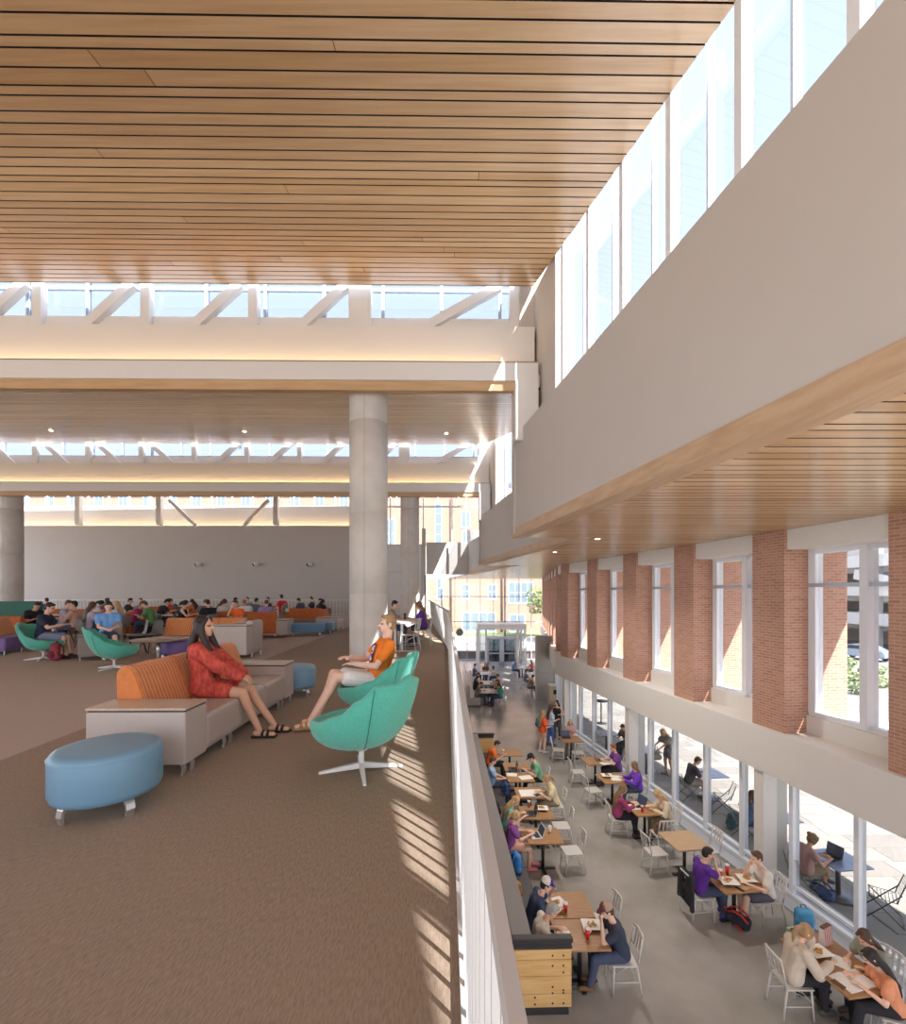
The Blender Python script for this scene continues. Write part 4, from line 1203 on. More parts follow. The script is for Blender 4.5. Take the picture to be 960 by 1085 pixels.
def round_table(label, loc, r, h, top):
    t = thing('round_table', label, 'table', loc)
    m = MB(); m.lathe([(0, h - .035), (r - .02, h - .035), (r, h - .025), (r, h - .008), (r - .006, h), (0, h)], 40); m.build('tabletop', [top], t)
    m = MB(); m.cyl((0, 0, .02), (0, 0, h - .03), .045, n=18); m.build('pedestal', [CHROME], t)
    m = MB(); m.lathe([(0, .0), (.30, .0), (.30, .012), (.06, .035), (0, .035)], 30); m.build('base', [CHROME], t)
    return t
def lounge(px, d): return ((px - 480) * d / FPX, d)
def pz(px, d, z=0): x, y = lounge(px, d); return (x, y, z)

def backpack(label, loc, rz, c1, c2, tilt=0, s=1.0, group=None):
    t = thing('backpack', label, 'backpack', loc, rz, group); t.scale = (s,) * 3; t.rotation_euler.x = tilt
    A, B_ = cloth('bag_%d_%d_%d' % c1, c1), cloth('bag_%d_%d_%d' % c2, c2)
    b = Blob(); b.ell((0, 0, .21), (.155, .085, .20)); b.cap((-.08, 0, .08), (.08, 0, .08), .08); b.cap((-.07, 0, .33), (.07, 0, .33), .075)
    if 'bp' not in PC:
        PC['bp'] = b.fuse('body', .016); q = Blob(); q.cap((-.06, .075, .12), (.06, .075, .12), .055); q.cap((-.05, .07, .19), (.05, .07, .19), .05); PC['bpp'] = q.fuse('pocket', .014)
        m = MB()
        for sx in (-1, 1): m.tube([(.07 * sx, -.06, .38), (.085 * sx, -.13, .30), (.09 * sx, -.135, .18), (.10 * sx, -.08, .06)], .016, 6)
        PC['bps'] = m.mesh('strap', [])
        m = MB(); m.tube([(-.04, -.04, .39), (-.03, -.05, .44), (.03, -.05, .44), (.04, -.04, .39)], .010, 6); PC['bph'] = m.mesh('handle', [])
    put('body', PC['bp'], [A], t); put('pocket', PC['bpp'], [B_], t); put('strap', PC['bps'], [B_], t); put('handle', PC['bph'], [B_], t)
    return t

teal_chair('teal swivel chair holding the man in navy, near the left edge', pz(46, 11.2), -1.45, .3)
teal_chair('empty looking teal swivel chair turned away, in front of the grey lounge chair', pz(121, 9.85), -1.05, .9)
backpack('maroon backpack standing on the carpet beside the left teal chair', pz(58, 11.0), 2.7, (142, 56, 66), (112, 40, 50), 0, 1.0)
person('man in a navy tee sitting in the teal chair near the left edge', 'laptop', pz(45, 11.25, .0), -1.3, cloth('navy', (44, 48, 66)), cloth('jeans_pale', (126, 134, 158)), 'm', 'short', 'dark', 'fair', .55, .6, (60, 56, 54), .02)
person('man in a light blue tee sitting reading, behind the second teal chair', 'lap', pz(115, 11.4, .02), -PI / 2 - .9, cloth('sky_blue', (116, 168, 226)), cloth('navy_shorts', (64, 74, 96)), 'm', 'short', 'dark', 'light', .55, .52, (200, 198, 196), .02)
sofa('lounge_chair', 'grey lounge chair with a wide back, left of the round coffee table', pz(106, 11.5), PI - .9, 1, ('slim', 'slim'), GREYD, GREYD, 'chair', w=.8)
round_table('round wood coffee table behind the orange sofa with the woman', pz(168, 11.0), .55, .50, mat('walnut_laminate', (160, 140, 122), .4, noise=.15, nscale=4))
ottoman('round purple ottoman right of the coffee table', pz(188, 11.6), .42, PURPV, .43)
sofa('modular_sofa', 'orange and grey three seat sofa behind the purple ottoman', pz(213, 12.6), PI, 3, ('high', None), ORANGE, GREYV, w=.70)
shell_chair('white moulded chair beside the round coffee table', pz(145, 12.5), 2.2, PLASTW)
shell_chair('grey moulded chair right of the white moulded chair', pz(160, 12.6), 2.7, PLASTG)
sofa('lounge_chair', 'grey armchair with its side to the viewer at the end of the orange sofa', pz(256, 11.9), PI - 1.57, 1, ('high', None), GREYV, GREYV, 'chair', w=.62)
sofa('modular_sofa', 'orange backed sofa with purple seat at the left edge', pz(4, 12.6), 0.3 - PI / 2, 2, (None, None), ORANGE, PURPV, w=.8)
m = MB(); m.rbox(-1.4, 1.4, -.06, .06, 0, 1.28, .03); o = m.build('privacy_screen', [GREENF]); o.location = pz(-3, 15.2); tag(o, 'dark green felt privacy screen standing at the left edge', 'screen')
sofa('modular_sofa', 'rust orange sofa back below the dark green screen', pz(-2, 14.2), .1, 2, ('slim', None), ORANGEF, ORANGEF, w=.9)
# booths and benches farther back
sofa('booth_sofa', 'orange and grey booth sofa with its back to the viewer, right of the orange sofa', pz(281, 17.0), .05, 1, (None, 'table'), ORANGEF, GREYV, w=1.0, arm_h=.62)
m = MB()
def bench(label, loc, rz, L, col, h=.43):
    t = thing('bench', label, 'bench', loc, rz)
    m = MB(); m.rbox(-L / 2, L / 2, -.36, .36, .12, h, .03); m.build('cushion', [col], t)
    for sx in (-1, 1):
        for sy in (-1, 1): m = MB(); curved_leg(m, sx * (L / 2 - .08), sy * .3, 0, sy); m.build('leg', [CHROME], t)
    return t
bench('denim blue upholstered bench near the round column', pz(327, 17.6), .05, 1.1, BLUED)
bench('small pale blue cube seat at the right end of the denim bench', pz(347, 18.6), .05, .5, BLUEV)
sofa('modular_sofa', 'orange two seat sofa behind the denim blue bench', pz(320, 20.5), PI + .05, 2, ('arm', None), ORANGEF, GREYD, w=.75)
sofa('modular_sofa', 'tall orange sofa end next to the round column', pz(351, 20.0), -PI / 2, 1, (None, 'arm'), ORANGEF, GREYV, w=.9)
sofa('modular_sofa', 'orange sofa row behind the man in black, middle of the lounge', pz(237, 17.5), .04, 3, (None, None), ORANGEF, GREYD, w=.8)
sofa('modular_sofa', 'orange sofa behind the man in light blue', pz(120, 17.2), .1, 3, (None, None), ORANGEF, GREYD, w=.8)
sofa('modular_sofa', 'far orange sofa left of the middle of the lounge', pz(75, 19.5), PI, 3, (None, 'slim'), ORANGEF, GREYD, w=.8)
sofa('modular_sofa', 'far orange sofa in the crowd before the back wall', pz(170, 23), PI, 4, (None, 'slim'), ORANGEF, GREYD, w=.8)
sofa('modular_sofa', 'farthest orange sofa, right of the crowd before the back wall', pz(265, 24.5), PI, 3, (None, 'slim'), ORANGEF, GREYD, w=.8)

# tables of the study crowd
def dining_table(label, loc, rz=0.0, w=.74, l=.74, top=None, h=.75, group=None, name='cafe_table', poles=1):
    t = thing(name, label, 'table', loc, rz, group)
    m = MB(); m.rbox(-w / 2, w / 2, -l / 2, l / 2, h - .032, h, .005, 2); m.build('tabletop', [top or WALNUT], t)
    for q in ([0] if poles == 1 else [-l * .32, l * .32]):
        m = MB(); m.cyl((0, q, .03), (0, q, h - .032), .036, n=12); m.box(-.15, .15, q - .15, q + .15, h - .045, h - .032); m.build('pedestal', [BLACK], t)
        m = MB(); m.beam((-.28, q, .015), (.28, q, .015), .07, .03); m.beam((0, q - .28, .017), (0, q + .28, .017), .07, .03)
        m.build('base', [BLACK], t)
    return t
random.seed(5)
TW = mat('beige_laminate_top', (206, 190, 170), .4)
for px, d, lab in ((100, 15.6, 'beige study table behind the man in light blue'), (150, 18.0, 'beige study table beside the person in magenta'), (185, 17.6, 'beige study table beside the woman in black'), (62, 17.6, 'beige study table at the far left among the crowd'),
                   (232, 20.8, 'beige study table behind the man in black'), (281, 21.6, 'beige study table behind the booth sofa'), (338, 24, 'beige study table near the column, before the back wall')):
    dining_table(lab, pz(px, d), .1, .8, 1.0, TW, group='study tables')

CR = [  # px, d, rz, pose, top colour, sex, hair, hair colour, label
 (33, 14.6, -1.9, 'write', (36, 34, 38), 'm', 'short', 'dark', 'man in black bent over a table behind the man in navy'),
 (67, 15.0, -1.2, 'laptop', (176, 168, 190), 'm', 'short', 'brown', 'man in a lilac shirt behind the left teal chair'),
 (81, 14.4, 1.6, 'talk', (196, 152, 128), 'f', 'short', 'dark', 'person in tan facing left, by the lilac shirt'),
 (92, 13.6, -.5, 'laptop', (176, 166, 186), 'f', 'long', 'brown', 'long haired woman in lavender seen from behind'),
 (99, 18.6, -1.0, 'write', (232, 232, 236), 'f', 'pony', 'black', 'woman in white leaning over a far table at left'),
 (114, 22.0, .7, 'talk', (92, 76, 128), 'f', 'bun', 'dark', 'woman in dark purple before the back wall'),
 (127, 15.2, 1.3, 'laptop', (232, 228, 220), 'f', 'long', 'blond', 'blond woman in white behind the man in light blue'),
 (142, 16.4, -1.4, 'write', (168, 46, 92), 'f', 'short', 'dark', 'person in magenta reading at a study table'),
 (150, 19.4, 2.9, 'talk', (150, 140, 132), 'm', 'short', 'red', 'man in grey behind the person in magenta'),
 (162, 16.3, 1.7, 'write', (104, 150, 88), 'm', 'short', 'brown', 'man in a green shirt facing the person in magenta'),
 (169, 19.6, -.6, 'write', (40, 40, 44), 'm', 'short', 'black', 'man in black at the middle of the far crowd'),
 (182, 21.5, 1.8, 'laptop', (196, 88, 58), 'f', 'short', 'black', 'person in orange red, far behind the coffee table'),
 (187, 22.6, 2.6, 'write', (88, 96, 120), 'm', 'short', 'dark', 'man in slate blue at a far table'),
 (192, 16.6, -1.3, 'laptop', (38, 38, 44), 'f', 'pony', 'black', 'woman in a black sleeveless top writing at a table'),
 (217, 19.0, .4, 'write', (120, 110, 116), 'm', 'short', 'brown', 'man in grey behind the man in black tee'),
 (222, 16.3, .9, 'laptop', (36, 36, 40), 'm', 'short', 'dark', 'man in a black tee seen from behind above the orange sofa'),
 (230, 20.0, -.6, 'write', (226, 222, 214), 'f', 'long', 'brown', 'woman in cream right of the black tee'),
 (238, 19.2, .6, 'talk2', (206, 200, 196), 'f', 'bun', 'brown', 'woman in pale grey between cream and orange'),
 (253, 15.6, 2.9, 'eat', (232, 104, 40), 'm', 'short', 'brown', 'man in a bright orange tee facing the viewer behind the sofa'),
 (261, 18.6, .7, 'write', (230, 226, 222), 'm', 'short', 'red', 'man in white just right of the orange tee'),
 (263, 24.0, 2.7, 'talk', (124, 132, 160), 'm', 'short', 'dark', 'man in blue grey farthest before the back wall'),
 (269, 21.0, -.4, 'laptop', (104, 112, 128), 'm', 'short', 'dark', 'man in slate grey behind the booth sofa'),
 (281, 17.9, .2, 'write', (156, 132, 170), 'm', 'short', 'brown', 'man in lavender sitting in the booth'),
 (285, 23.5, 2.4, 'talk', (66, 62, 70), 'm', 'short', 'dark', 'man in charcoal behind the booth'),
 (321, 24.5, 1.2, 'write', (86, 92, 110), 'm', 'short', 'black', 'person in slate, left one of a pair before the back wall'),
 (331, 26.2, 1.5, 'talk', (70, 74, 90), 'm', 'short', 'black', 'person in dark blue, right one of a pair before the back wall'),
 (338, 22.0, -.4, 'write', (36, 34, 36), 'f', 'long', 'black', 'woman in black left of the round column'),
 (345, 23.5, 1.4, 'write', (150, 150, 152), 'm', 'short', 'black', 'person in pale grey beside the round column'),
 (50, 21.6, .8, 'laptop', (60, 66, 84), 'm', 'short', 'brown', 'man in ink blue at the far left'),
 (134, 20.8, -1.2, 'laptop', (60, 58, 64), 'm', 'short', 'dark', 'man in charcoal left of the magenta shirt'),
 (208, 22.5, 1.2, 'write', (210, 120, 80), 'f', 'long', 'dark', 'woman in apricot deep in the crowd'),
 (246, 22.8, -1.0, 'laptop', (200, 200, 206), 'm', 'short', 'dark', 'man in pale blue grey deep in the crowd'),
]
for (px, d, rz, pk, c, sex, h, hc, lab) in CR:
    person(lab, pk, pz(px, d), rz, cloth('top_%d_%d_%d' % c, c), cloth('jeans', (72, 80, 104)), sex, h, hc, random.choice(('light', 'fair', 'tan')), 0.55 if 'sleeveless' not in lab else 0, 1.0, v=.028, group=None)
    m = None
for (px, d, rz, pk, c, sex, h, hc, lab) in CR:
    if 'booth' not in lab: shell_chair('grey moulded chair under the ' + ' '.join(lab.split()[:11]), pz(px, d), rz, PLASTG)
t_ = person('young man in red with a backpack standing behind the booth sofa', 'stand_b', pz(299, 19.2, 0), 1.2, cloth('top_red', (206, 44, 52)), cloth('khaki', (150, 134, 112)), 'm', 'short', 'dark', 'fair', .55, 1.0, v=.028, scale=.86)
backpack('grey green backpack on the back of the young man in red', (pz(299, 19.2)[0] + .17, 19.1, .72), 1.2 + PI, (110, 118, 92), (200, 196, 186), 0, .9)

# ---------------------------------------------------------------- work table behind the near column
x0, y0, _ = pz(424, 13.6)
t = thing('work_table', 'long white work table behind the man in orange, beside the column', 'table', (x0, y0, 0), .06)
m = MB(); m.rbox(-.55, .55, -1.1, 1.1, .74, .775, .006); m.build('tabletop', [mat('white_laminate_top', (222, 214, 204), .35)], t)
for sy in (-1, 1):
    m = MB(); m.box(-.12, -.06, sy * .9 - .03, sy * .9 + .03, .02, .74); m.box(.06, .12, sy * .9 - .03, sy * .9 + .03, .02, .74); m.box(-.4, .4, sy * .9 - .035, sy * .9 + .035, 0, .03); m.build('leg', [CHROME], t)
def metal_chair_parts():
    P_ = {}
    m = MB(); m.rbox(-.20, .20, -.19, .21, .435, .455, .008, 2); P_['seat'] = m.mesh('seat', [CHAIRW])
    m = MB()
    for s in (-1, 1): m.tube([(s * .175, -.19, .45), (s * .178, -.215, .62), (s * .172, -.265, .86)], .014, 8)
    m.tube([(-.172, -.265, .86), (-.09, -.288, .872), (.09, -.288, .872), (.172, -.265, .86)], .017, 8)
    m.tube([(-.176, -.215, .60), (0, -.235, .605), (.176, -.215, .60)], .012, 8)
    for xx in (-.085, 0, .085): m.beam((xx, -.232, .60), (xx, -.285, .87), .045, .008, up=(0, 1, .2))
    P_['backrest'] = m.mesh('backrest', [CHAIRW])
    for i, (sx, sy) in enumerate(((-1, 1), (1, 1), (-1, -1), (1, -1))):
        m = MB(); m.tube([(sx * .175, sy * .175, .44), (sx * .195, sy * (.20 if sy > 0 else .245), 0)], [.016, .012], 8); P_['leg%d' % i] = m.mesh('leg', [CHAIRW])
    m = MB()
    for sx in (-1, 1): m.tube([(sx * .185, .185, .2), (sx * .185, -.205, .2)], .009, 6)
    m.tube([(-.185, .19, .24), (.185, .19, .24)], .009, 6)
    for xx in (-.10, 0, .10): m.tube([(xx, .185, .24), (xx * .9, -.19, .42)], .006, 5)
    P_['stretcher'] = m.mesh('stretcher', [CHAIRW])
    return P_
MC = metal_chair_parts()
def metal_chair(label, loc, rz, group='pale metal cafe chairs'):
    t = thing('cafe_chair', label, 'chair', loc, rz, group)
    for k, me in MC.items(): link(me.name.split('.')[0], me, t)
    return t
metal_chair('white chair nearest the viewer at the long white work table', pz(434, 12.7), 1.3, None)
metal_chair('white chair under the woman in purple at the work table', pz(449, 14.3), 1.5, None)
person('woman in a purple tee with long hair, seated at the white work table', 'laptop', pz(449, 14.3), 1.5, cloth('violet', (98, 56, 150)), cloth('dark_shorts', (60, 58, 92)), 'f', 'long', 'light', 'fair', .55, .5, (210, 208, 204), .02)
person('dark haired man in a khaki top behind the man in orange, at the work table', 'laptop', pz(413, 14.2), -1.5, cloth('khaki_top', (150, 140, 112)), cloth('jeans', (72, 80, 104)), 'm', 'short', 'black', 'fair', .55, 1, v=.02)
shell_chair('white moulded chair under the man in khaki at the work table', pz(413, 14.2), -1.5, PLASTW)
backpack('navy backpack under the white work table', pz(437, 13.9, 0), .4, (46, 48, 70), (36, 36, 52), 0, .9)

LAPB = mat('laptop_silver', (196, 196, 198), .35, metal=.4); LAPK = mat('laptop_dark', (64, 66, 74), .4); SCRN = mat('laptop_screen', (70, 84, 110), .2)
def laptop(label, loc, rz, open_=1.9, col=None, group=None):
    t = thing('laptop', label, 'laptop', loc, rz, group); c = col or LAPB
    m = MB(); m.rbox(-.165, .165, -.115, .115, .0, .016, .006, 2); b = m.build('base', [c], t)
    m = MB(); m.box(-.14, .14, -.03, .09, .0165, .0175); m.build('keyboard', [BLACK], b)
    hx, hy = V(0, .115, .014), V(0, math.cos(PI - open_), math.sin(PI - open_))
    L = .225; n = V(0, math.sin(PI - open_), -math.cos(PI - open_)) * .004
    e = hx + hy * L
    m = MB(); m.hexa([hx + V(-.165, 0, 0) - n, hx + V(.165, 0, 0) - n, hx + V(.165, 0, 0) + n, hx + V(-.165, 0, 0) + n], [e + V(-.165, 0, 0) - n, e + V(.165, 0, 0) - n, e + V(.165, 0, 0) + n, e + V(-.165, 0, 0) + n]); s = m.build('lid', [c], t)
    m = MB(); q0, q1 = hx + hy * .02 - n * 1.2, hx + hy * (L - .012) - n * 1.2
    m.face([q0 + V(-.15, 0, 0), q0 + V(.15, 0, 0), q1 + V(.15, 0, 0), q1 + V(-.15, 0, 0)]); m.build('screen', [SCRN], s)
    return t
laptop('open silver laptop on the white work table', (x0 - .15, y0 - .3, .776), PI / 2, 1.9)
def cup(label, loc, col, h=.15, lid=True, straw=False, group=None):
    t = thing('cup', label, 'cup', loc, 0, group)
    m = MB(); m.lathe([(0, 0), (.028, 0), (.041, h), (.037, h), (.026, .005), (0, .005)], 18); m.build('cup_body', [col], t)
    if lid: m = MB(); m.lathe([(.0435, h - .008), (.0435, h + .004), (.036, h + .014), (0, h + .014)], 18); m.build('lid', [STEELW], t)
    if straw: m = MB(); m.cyl((0, 0, h * .5), (.012, 0, h + .09), .0035, n=6); m.build('straw', [REDP], t)
    return t
REDP = mat('glossy_red', (204, 40, 40), .35)
cup('dark bottle on the white work table', (x0 + .1, y0 + .35, .776), CHAR, .2)
# ================================================================== THE DINING HALL BELOW
TZ = LOW + .75
def low(x, y, z=0): return (x, y, LOW + z)
FACE_E, FACE_W, FACE_S, FACE_N = -PI / 2, PI / 2, PI, 0.0

# long banquette with knotty pine ends
BA = .027; BX = lambda y: .90 - .027 * (y - 7.07)
t = thing('banquette', 'long charcoal banquette with knotty pine ends below the balcony railing', 'bench', low(BX(7.07), 7.07), BA)
LB = 10.35
m = MB(); m.box(.0, .22, .06, LB - .06, .08, 1.06); m.build('back', [CHAR], t)
m = MB(); m.rbox(-.03, .27, .0, LB, 1.06, 1.13, .012); m.build('cap', [mat('grey_brown_cap', (126, 119, 116), .5)], t)
for k in range(7):
    a = .08 + k * (LB - .16) / 7; b = a + (LB - .16) / 7 - .01
    m = MB(); m.rbox(.2, .72, a, b, .34, .47, .03); m.build('seat_cushion', [CHAR], t)
    m = MB(); m.rbox(.2, .30, a, b, .48, 1.0, .03); m.build('back_cushion', [CHAR], t)
m = MB(); m.box(.1, .66, .07, LB - .07, .08, .34); m.build('base', [CHARB], t)
BOLT = mat('dark_bolt', (70, 62, 54), .4, metal=.6)
for s_, y in ((1, 0.0), (-1, LB - .06)):
    z = .12
    e = MB()
    for k, hh in enumerate((.20, .26, .24, .15)):
        e.rbox(.0, .84, y, y + .06, z, z + hh - .006, .004, 1); z += hh
    eo = e.build('end_panel', [PINE], t)
    if s_ > 0: eo['label'] = 'knotty pine end panel with dark bolts'
    m = MB(); m.rbox(-.01, .85, y - .01, y + .07, .98, 1.02, .004, 1); m.box(.0, .84, y, y + .06, 1.02, 1.07); m.build('dark_strip', [CHARB], eo)
    m = MB(); m.rbox(-.03, .86, y - .02, y + .09, 1.07, 1.14, .01); m.build('end_cap', [CHARB], eo)
    m = MB(); m.box(.05, .80, y + .01, y + .05, 0, .12); m.build('plinth', [CHARB], eo)
    if s_ > 0:
        for bx, bz in ((.56, .88), (.72, .88), (.56, .73), (.72, .73), (.72, .63), (.56, .33), (.72, .33), (.72, .37), (.56, .18), (.72, .18), (.30, .17), (.30, .27), (.56, .42)):
            m = MB(); m.cyl((bx, y - .006, bz), (bx, y + .004, bz), .014, n=10); m.build('bolt', [BOLT], eo)

# tables along the banquette
BT = [(2.02, 7.72, 'walnut table at the pine end of the banquette, nearest the viewer'), (2.0, 8.45, 'walnut table joined to the nearest one, with the capped man'),
      (2.02, 10.86, 'walnut table with an open white laptop, by the girl in purple'), (2.06, 12.0, 'walnut table with a black laptop, by the girl in teal'),
      (2.10, 13.2, 'walnut table covered by a large white drawing sheet'), (1.98, 14.3, 'walnut table with papers before the man in green'), (1.98, 15.15, 'walnut table with two laptops behind the drawing sheet table'),
      (1.93, 16.5, 'walnut table at the far pine end of the banquette, beside the man in orange')]
for x, y, lab in BT: dining_table(lab, low(x, y), .03, .78, .71, WALNUT, group='walnut tables along the banquette')
RT = [(4.40, 18.0, 'tan cafe table nearest the standing trio'), (4.62, 15.7, 'tan cafe table of the person in purple with a laptop'), (4.68, 14.2, 'tan cafe table of the woman in vivid purple'),
      (4.84, 12.2, 'tan cafe table with a red cup, between the maroon and cream women')]
for x, y, lab in RT: dining_table(lab, low(x, y), .12, .76, .74, WALNUT, group='tan tables along the glass wall')
dining_table('empty pale oak cafe table in front of the white column', low(5.10, 10.65), .14, .80, .80, PALEOAKT)
dining_table('tan cafe table between the purple shirt man and the man in white', low(5.32, 9.15), .12, .86, .70, WALNUT)
dining_table('long tan table of the three women at the bottom right', low(5.64, 7.12), .14, .80, 1.15, WALNUT, poles=2)

def sit(label, pk, x, y, rz, *a, chair=None, **k):
    person(label, pk, low(x, y), rz, *a, **k)
    if chair: metal_chair(chair, low(x, y), rz)
J = cloth('jeans', (72, 84, 118)); DK = cloth('black_trousers', (44, 42, 46)); KH = cloth('khaki', (160, 140, 112)); GS = cloth('grey_shorts', (92, 94, 104))
T = lambda n, *c: cloth(n, c)
CAPW = cloth('cap_white', (222, 214, 204)); CAPP = cloth('cap_purple', (72, 48, 128))
VN = .014
# banquette side
sit('man in navy with a purple and white cap, on the banquette', 'elbow', 1.33, 8.32, FACE_E, T('steel_navy', 66, 76, 108), J, 'm', 'short', 'dark', 'light', .55, 1.0, v=VN, cap=(CAPW, CAPP))
sit('grey haired man in a white shirt at the pine end of the banquette', 'write', 1.30, 7.66, FACE_E, T('off_white_tee', 222, 212, 198), J, 'm', 'short', 'grey', 'fair', .55, 1.0, v=VN)
sit('man in dark navy polo eating, on a chair by the nearest walnut table', 'eat2', 2.66, 7.62, FACE_W, T('ink_polo', 56, 62, 80), J, 'm', 'short', 'brown', 'light', .6, 1.0, shoe=(128, 92, 60), v=VN, cap=(T('cap_tan', 176, 150, 128), T('cap_maroon', 120, 70, 72)), chair='cafe chair under the man in the dark navy polo')
sit('girl in purple on the banquette typing on a white laptop', 'laptop', 1.28, 10.86, FACE_E, T('plum', 146, 82, 152), T('salmon_shorts', 226, 172, 150), 'f', 'pony', 'blond', 'light', .55, .45, (222, 130, 124), v=VN)
sit('blond girl in teal on the banquette leaning over a black laptop', 'write', 1.26, 11.75, FACE_E, T('aqua', 120, 190, 176), T('pale_shorts', 214, 200, 180), 'f', 'long', 'blond', 'light', .55, .5, v=VN)
sit('woman in pale yellow leaning over the drawing sheet, ponytail', 'write', 2.78, 13.1, FACE_W, T('pale_yellow', 228, 214, 172), KH, 'f', 'pony', 'sand', 'light', .55, .9, v=.016, chair='cafe chair under the woman in pale yellow')
sit('man in mint green with a black cap at the laptop table', 'write', 2.66, 14.75, FACE_W, T('mint_green', 124, 178, 142), DK, 'm', 'short', 'dark', 'fair', .55, 1.0, v=.016, cap=(T('cap_black', 40, 40, 42), T('cap_black', 40, 40, 42)), chair='cafe chair under the man in mint green')
sit('person in pale blue on the banquette, behind the blue backpack', 'lap', 1.16, 14.35, FACE_E, T('pale_blue', 156, 184, 214), J, 'm', 'short', 'brown', 'fair', .55, 1.0, v=.018)
sit('man in orange on the far end of the banquette', 'write', 1.20, 16.1, FACE_E, T('bright_orange', 236, 112, 40), DK, 'm', 'short', 'black', 'tan', .55, 1.0, v=.018)
# glass side
sit('person in purple with light brown hair behind a laptop', 'laptop', 5.32, 15.6, FACE_W, T('purple_tee', 126, 70, 146), DK, 'm', 'short', 'red', 'light', .55, 1.0, v=.018, chair='cafe chair under the person in purple')
sit('long haired woman in vivid purple by the white column', 'talk2', 5.36, 14.0, FACE_W, T('vivid_purple', 116, 62, 188), J, 'f', 'long', 'light', 'light', 1.0, 1.0, v=.016, chair='cafe chair under the woman in vivid purple')
sit('woman in a maroon lace shirt seen from behind', 'laptop', 4.20, 12.35, FACE_E, T('maroon', 158, 62, 104), DK, 'f', 'long', 'light', 'light', .7, 1.0, v=.016, chair='cafe chair under the woman in maroon')
sit('blond woman in cream reading beside the glass wall', 'write', 5.42, 12.15, FACE_W, T('cream_knit', 222, 206, 178), KH, 'f', 'long', 'blond', 'light', 1.0, 1.0, v=.016, chair='cafe chair under the blond woman in cream')
sit('man in a purple tee with a jacket over his chair back', 'eat', 4.70, 9.25, FACE_E + .1, T('royal_purple', 92, 44, 142), J, 'm', 'short', 'dark', 'fair', .6, .96, (74, 70, 150), v=VN, chair='cafe chair of the man in the purple tee')
sit('man in a white tee eating opposite the purple shirt man', 'eat', 5.92, 9.12, FACE_W, T('white_tee', 232, 222, 210), GS, 'm', 'short', 'brown', 'light', .6, .55, (52, 50, 54), v=VN, chair='cafe chair of the man in the white tee')
sit('woman in a beige sweatshirt with a ponytail at the bottom right', 'eat2', 5.02, 7.18, FACE_E, T('beige_sweatshirt', 208, 194, 176), DK, 'f', 'pony', 'sand', 'light', 1.0, 1.0, v=.012, chair='cafe chair of the woman in the beige sweatshirt', loose=.015)
sit('woman in sage grey with very long brown hair beside the glass', 'write', 6.30, 7.15, FACE_W + .2, T('sage_grey', 154, 158, 142), J, 'f', 'long', 'brown', 'light', .55, 1.0, v=.012, chair='cafe chair of the woman in sage grey')
sit('woman in an apricot tee with long dark hair at the bottom right corner', 'write', 6.05, 6.62, FACE_W - .35, T('apricot', 236, 158, 118), DK, 'f', 'long', 'dark', 'light', .55, 1.0, v=.012, chair='cafe chair of the woman in the apricot tee')
# standing trio and the seated girl beyond them
person('standing woman in an orange red tunic carrying a grey backpack', 'stand_c', low(3.46, 18.7), FACE_E + .3, T('coral_orange', 240, 92, 44), cloth('skin_tone_shorts', (214, 170, 140)), 'f', 'long', 'sand', 'light', .6, .3, (200, 190, 180), v=.018, loose=.02)
backpack('grey backpack worn by the standing woman in orange red', low(3.28, 18.60, 1.02), FACE_E + .3 + PI, (104, 108, 112), (70, 74, 80), 0, .9)
person('standing woman in pale blue and jeans behind the woman in orange red', 'stand', low(3.95, 19.6), FACE_E + .2, T('powder_blue', 186, 206, 222), cloth('blue_jeans', (78, 108, 168)), 'f', 'long', 'brown', 'light', .55, 1.0, v=.018)
person('standing woman in a black tank top and grey trousers facing the viewer', 'stand_b', low(4.42, 20.5), PI - .5, T('black_tank', 44, 42, 46), cloth('dark_grey_trousers', (84, 80, 76)), 'f', 'long', 'dark', 'fair', 0, 1.0, v=.018)
sit('blond girl sitting behind the tan table nearest the standing trio', 'lap', 4.55, 18.75, FACE_S - .3, T('mauve', 186, 150, 150), KH, 'f', 'long', 'blond', 'light', .55, 1.0, v=.02, chair='cafe chair under the blond girl by the standing trio')
# empty chairs
for x, y, rz, lab in ((2.66, 10.8, FACE_W + .1, 'empty cafe chair at the white laptop table, seat towards the table'), (2.68, 11.95, FACE_W, 'empty cafe chair at the black laptop table'), (3.86, 17.7, FACE_E - .2, 'empty cafe chair left of the tan table nearest the trio'), (4.5, 17.35, FACE_N, 'empty cafe chair in front of the tan table nearest the trio'),
                      (4.0, 15.55, FACE_E, 'empty cafe chair opposite the person in purple'), (4.08, 14.1, FACE_E + .2, 'empty cafe chair opposite the woman in vivid purple'), (4.5, 10.75, FACE_E + .15, 'empty cafe chair left of the pale oak table'), (5.70, 10.85, FACE_W + .1, 'empty cafe chair right of the pale oak table'),
                      (4.98, 11.55, FACE_N + .1, 'empty cafe chair in front of the red cup table, a bag on its seat'), (2.64, 8.5, FACE_W + .15, 'cafe chair pushed in opposite the capped man in navy')):
    metal_chair(lab, low(x, y), rz)

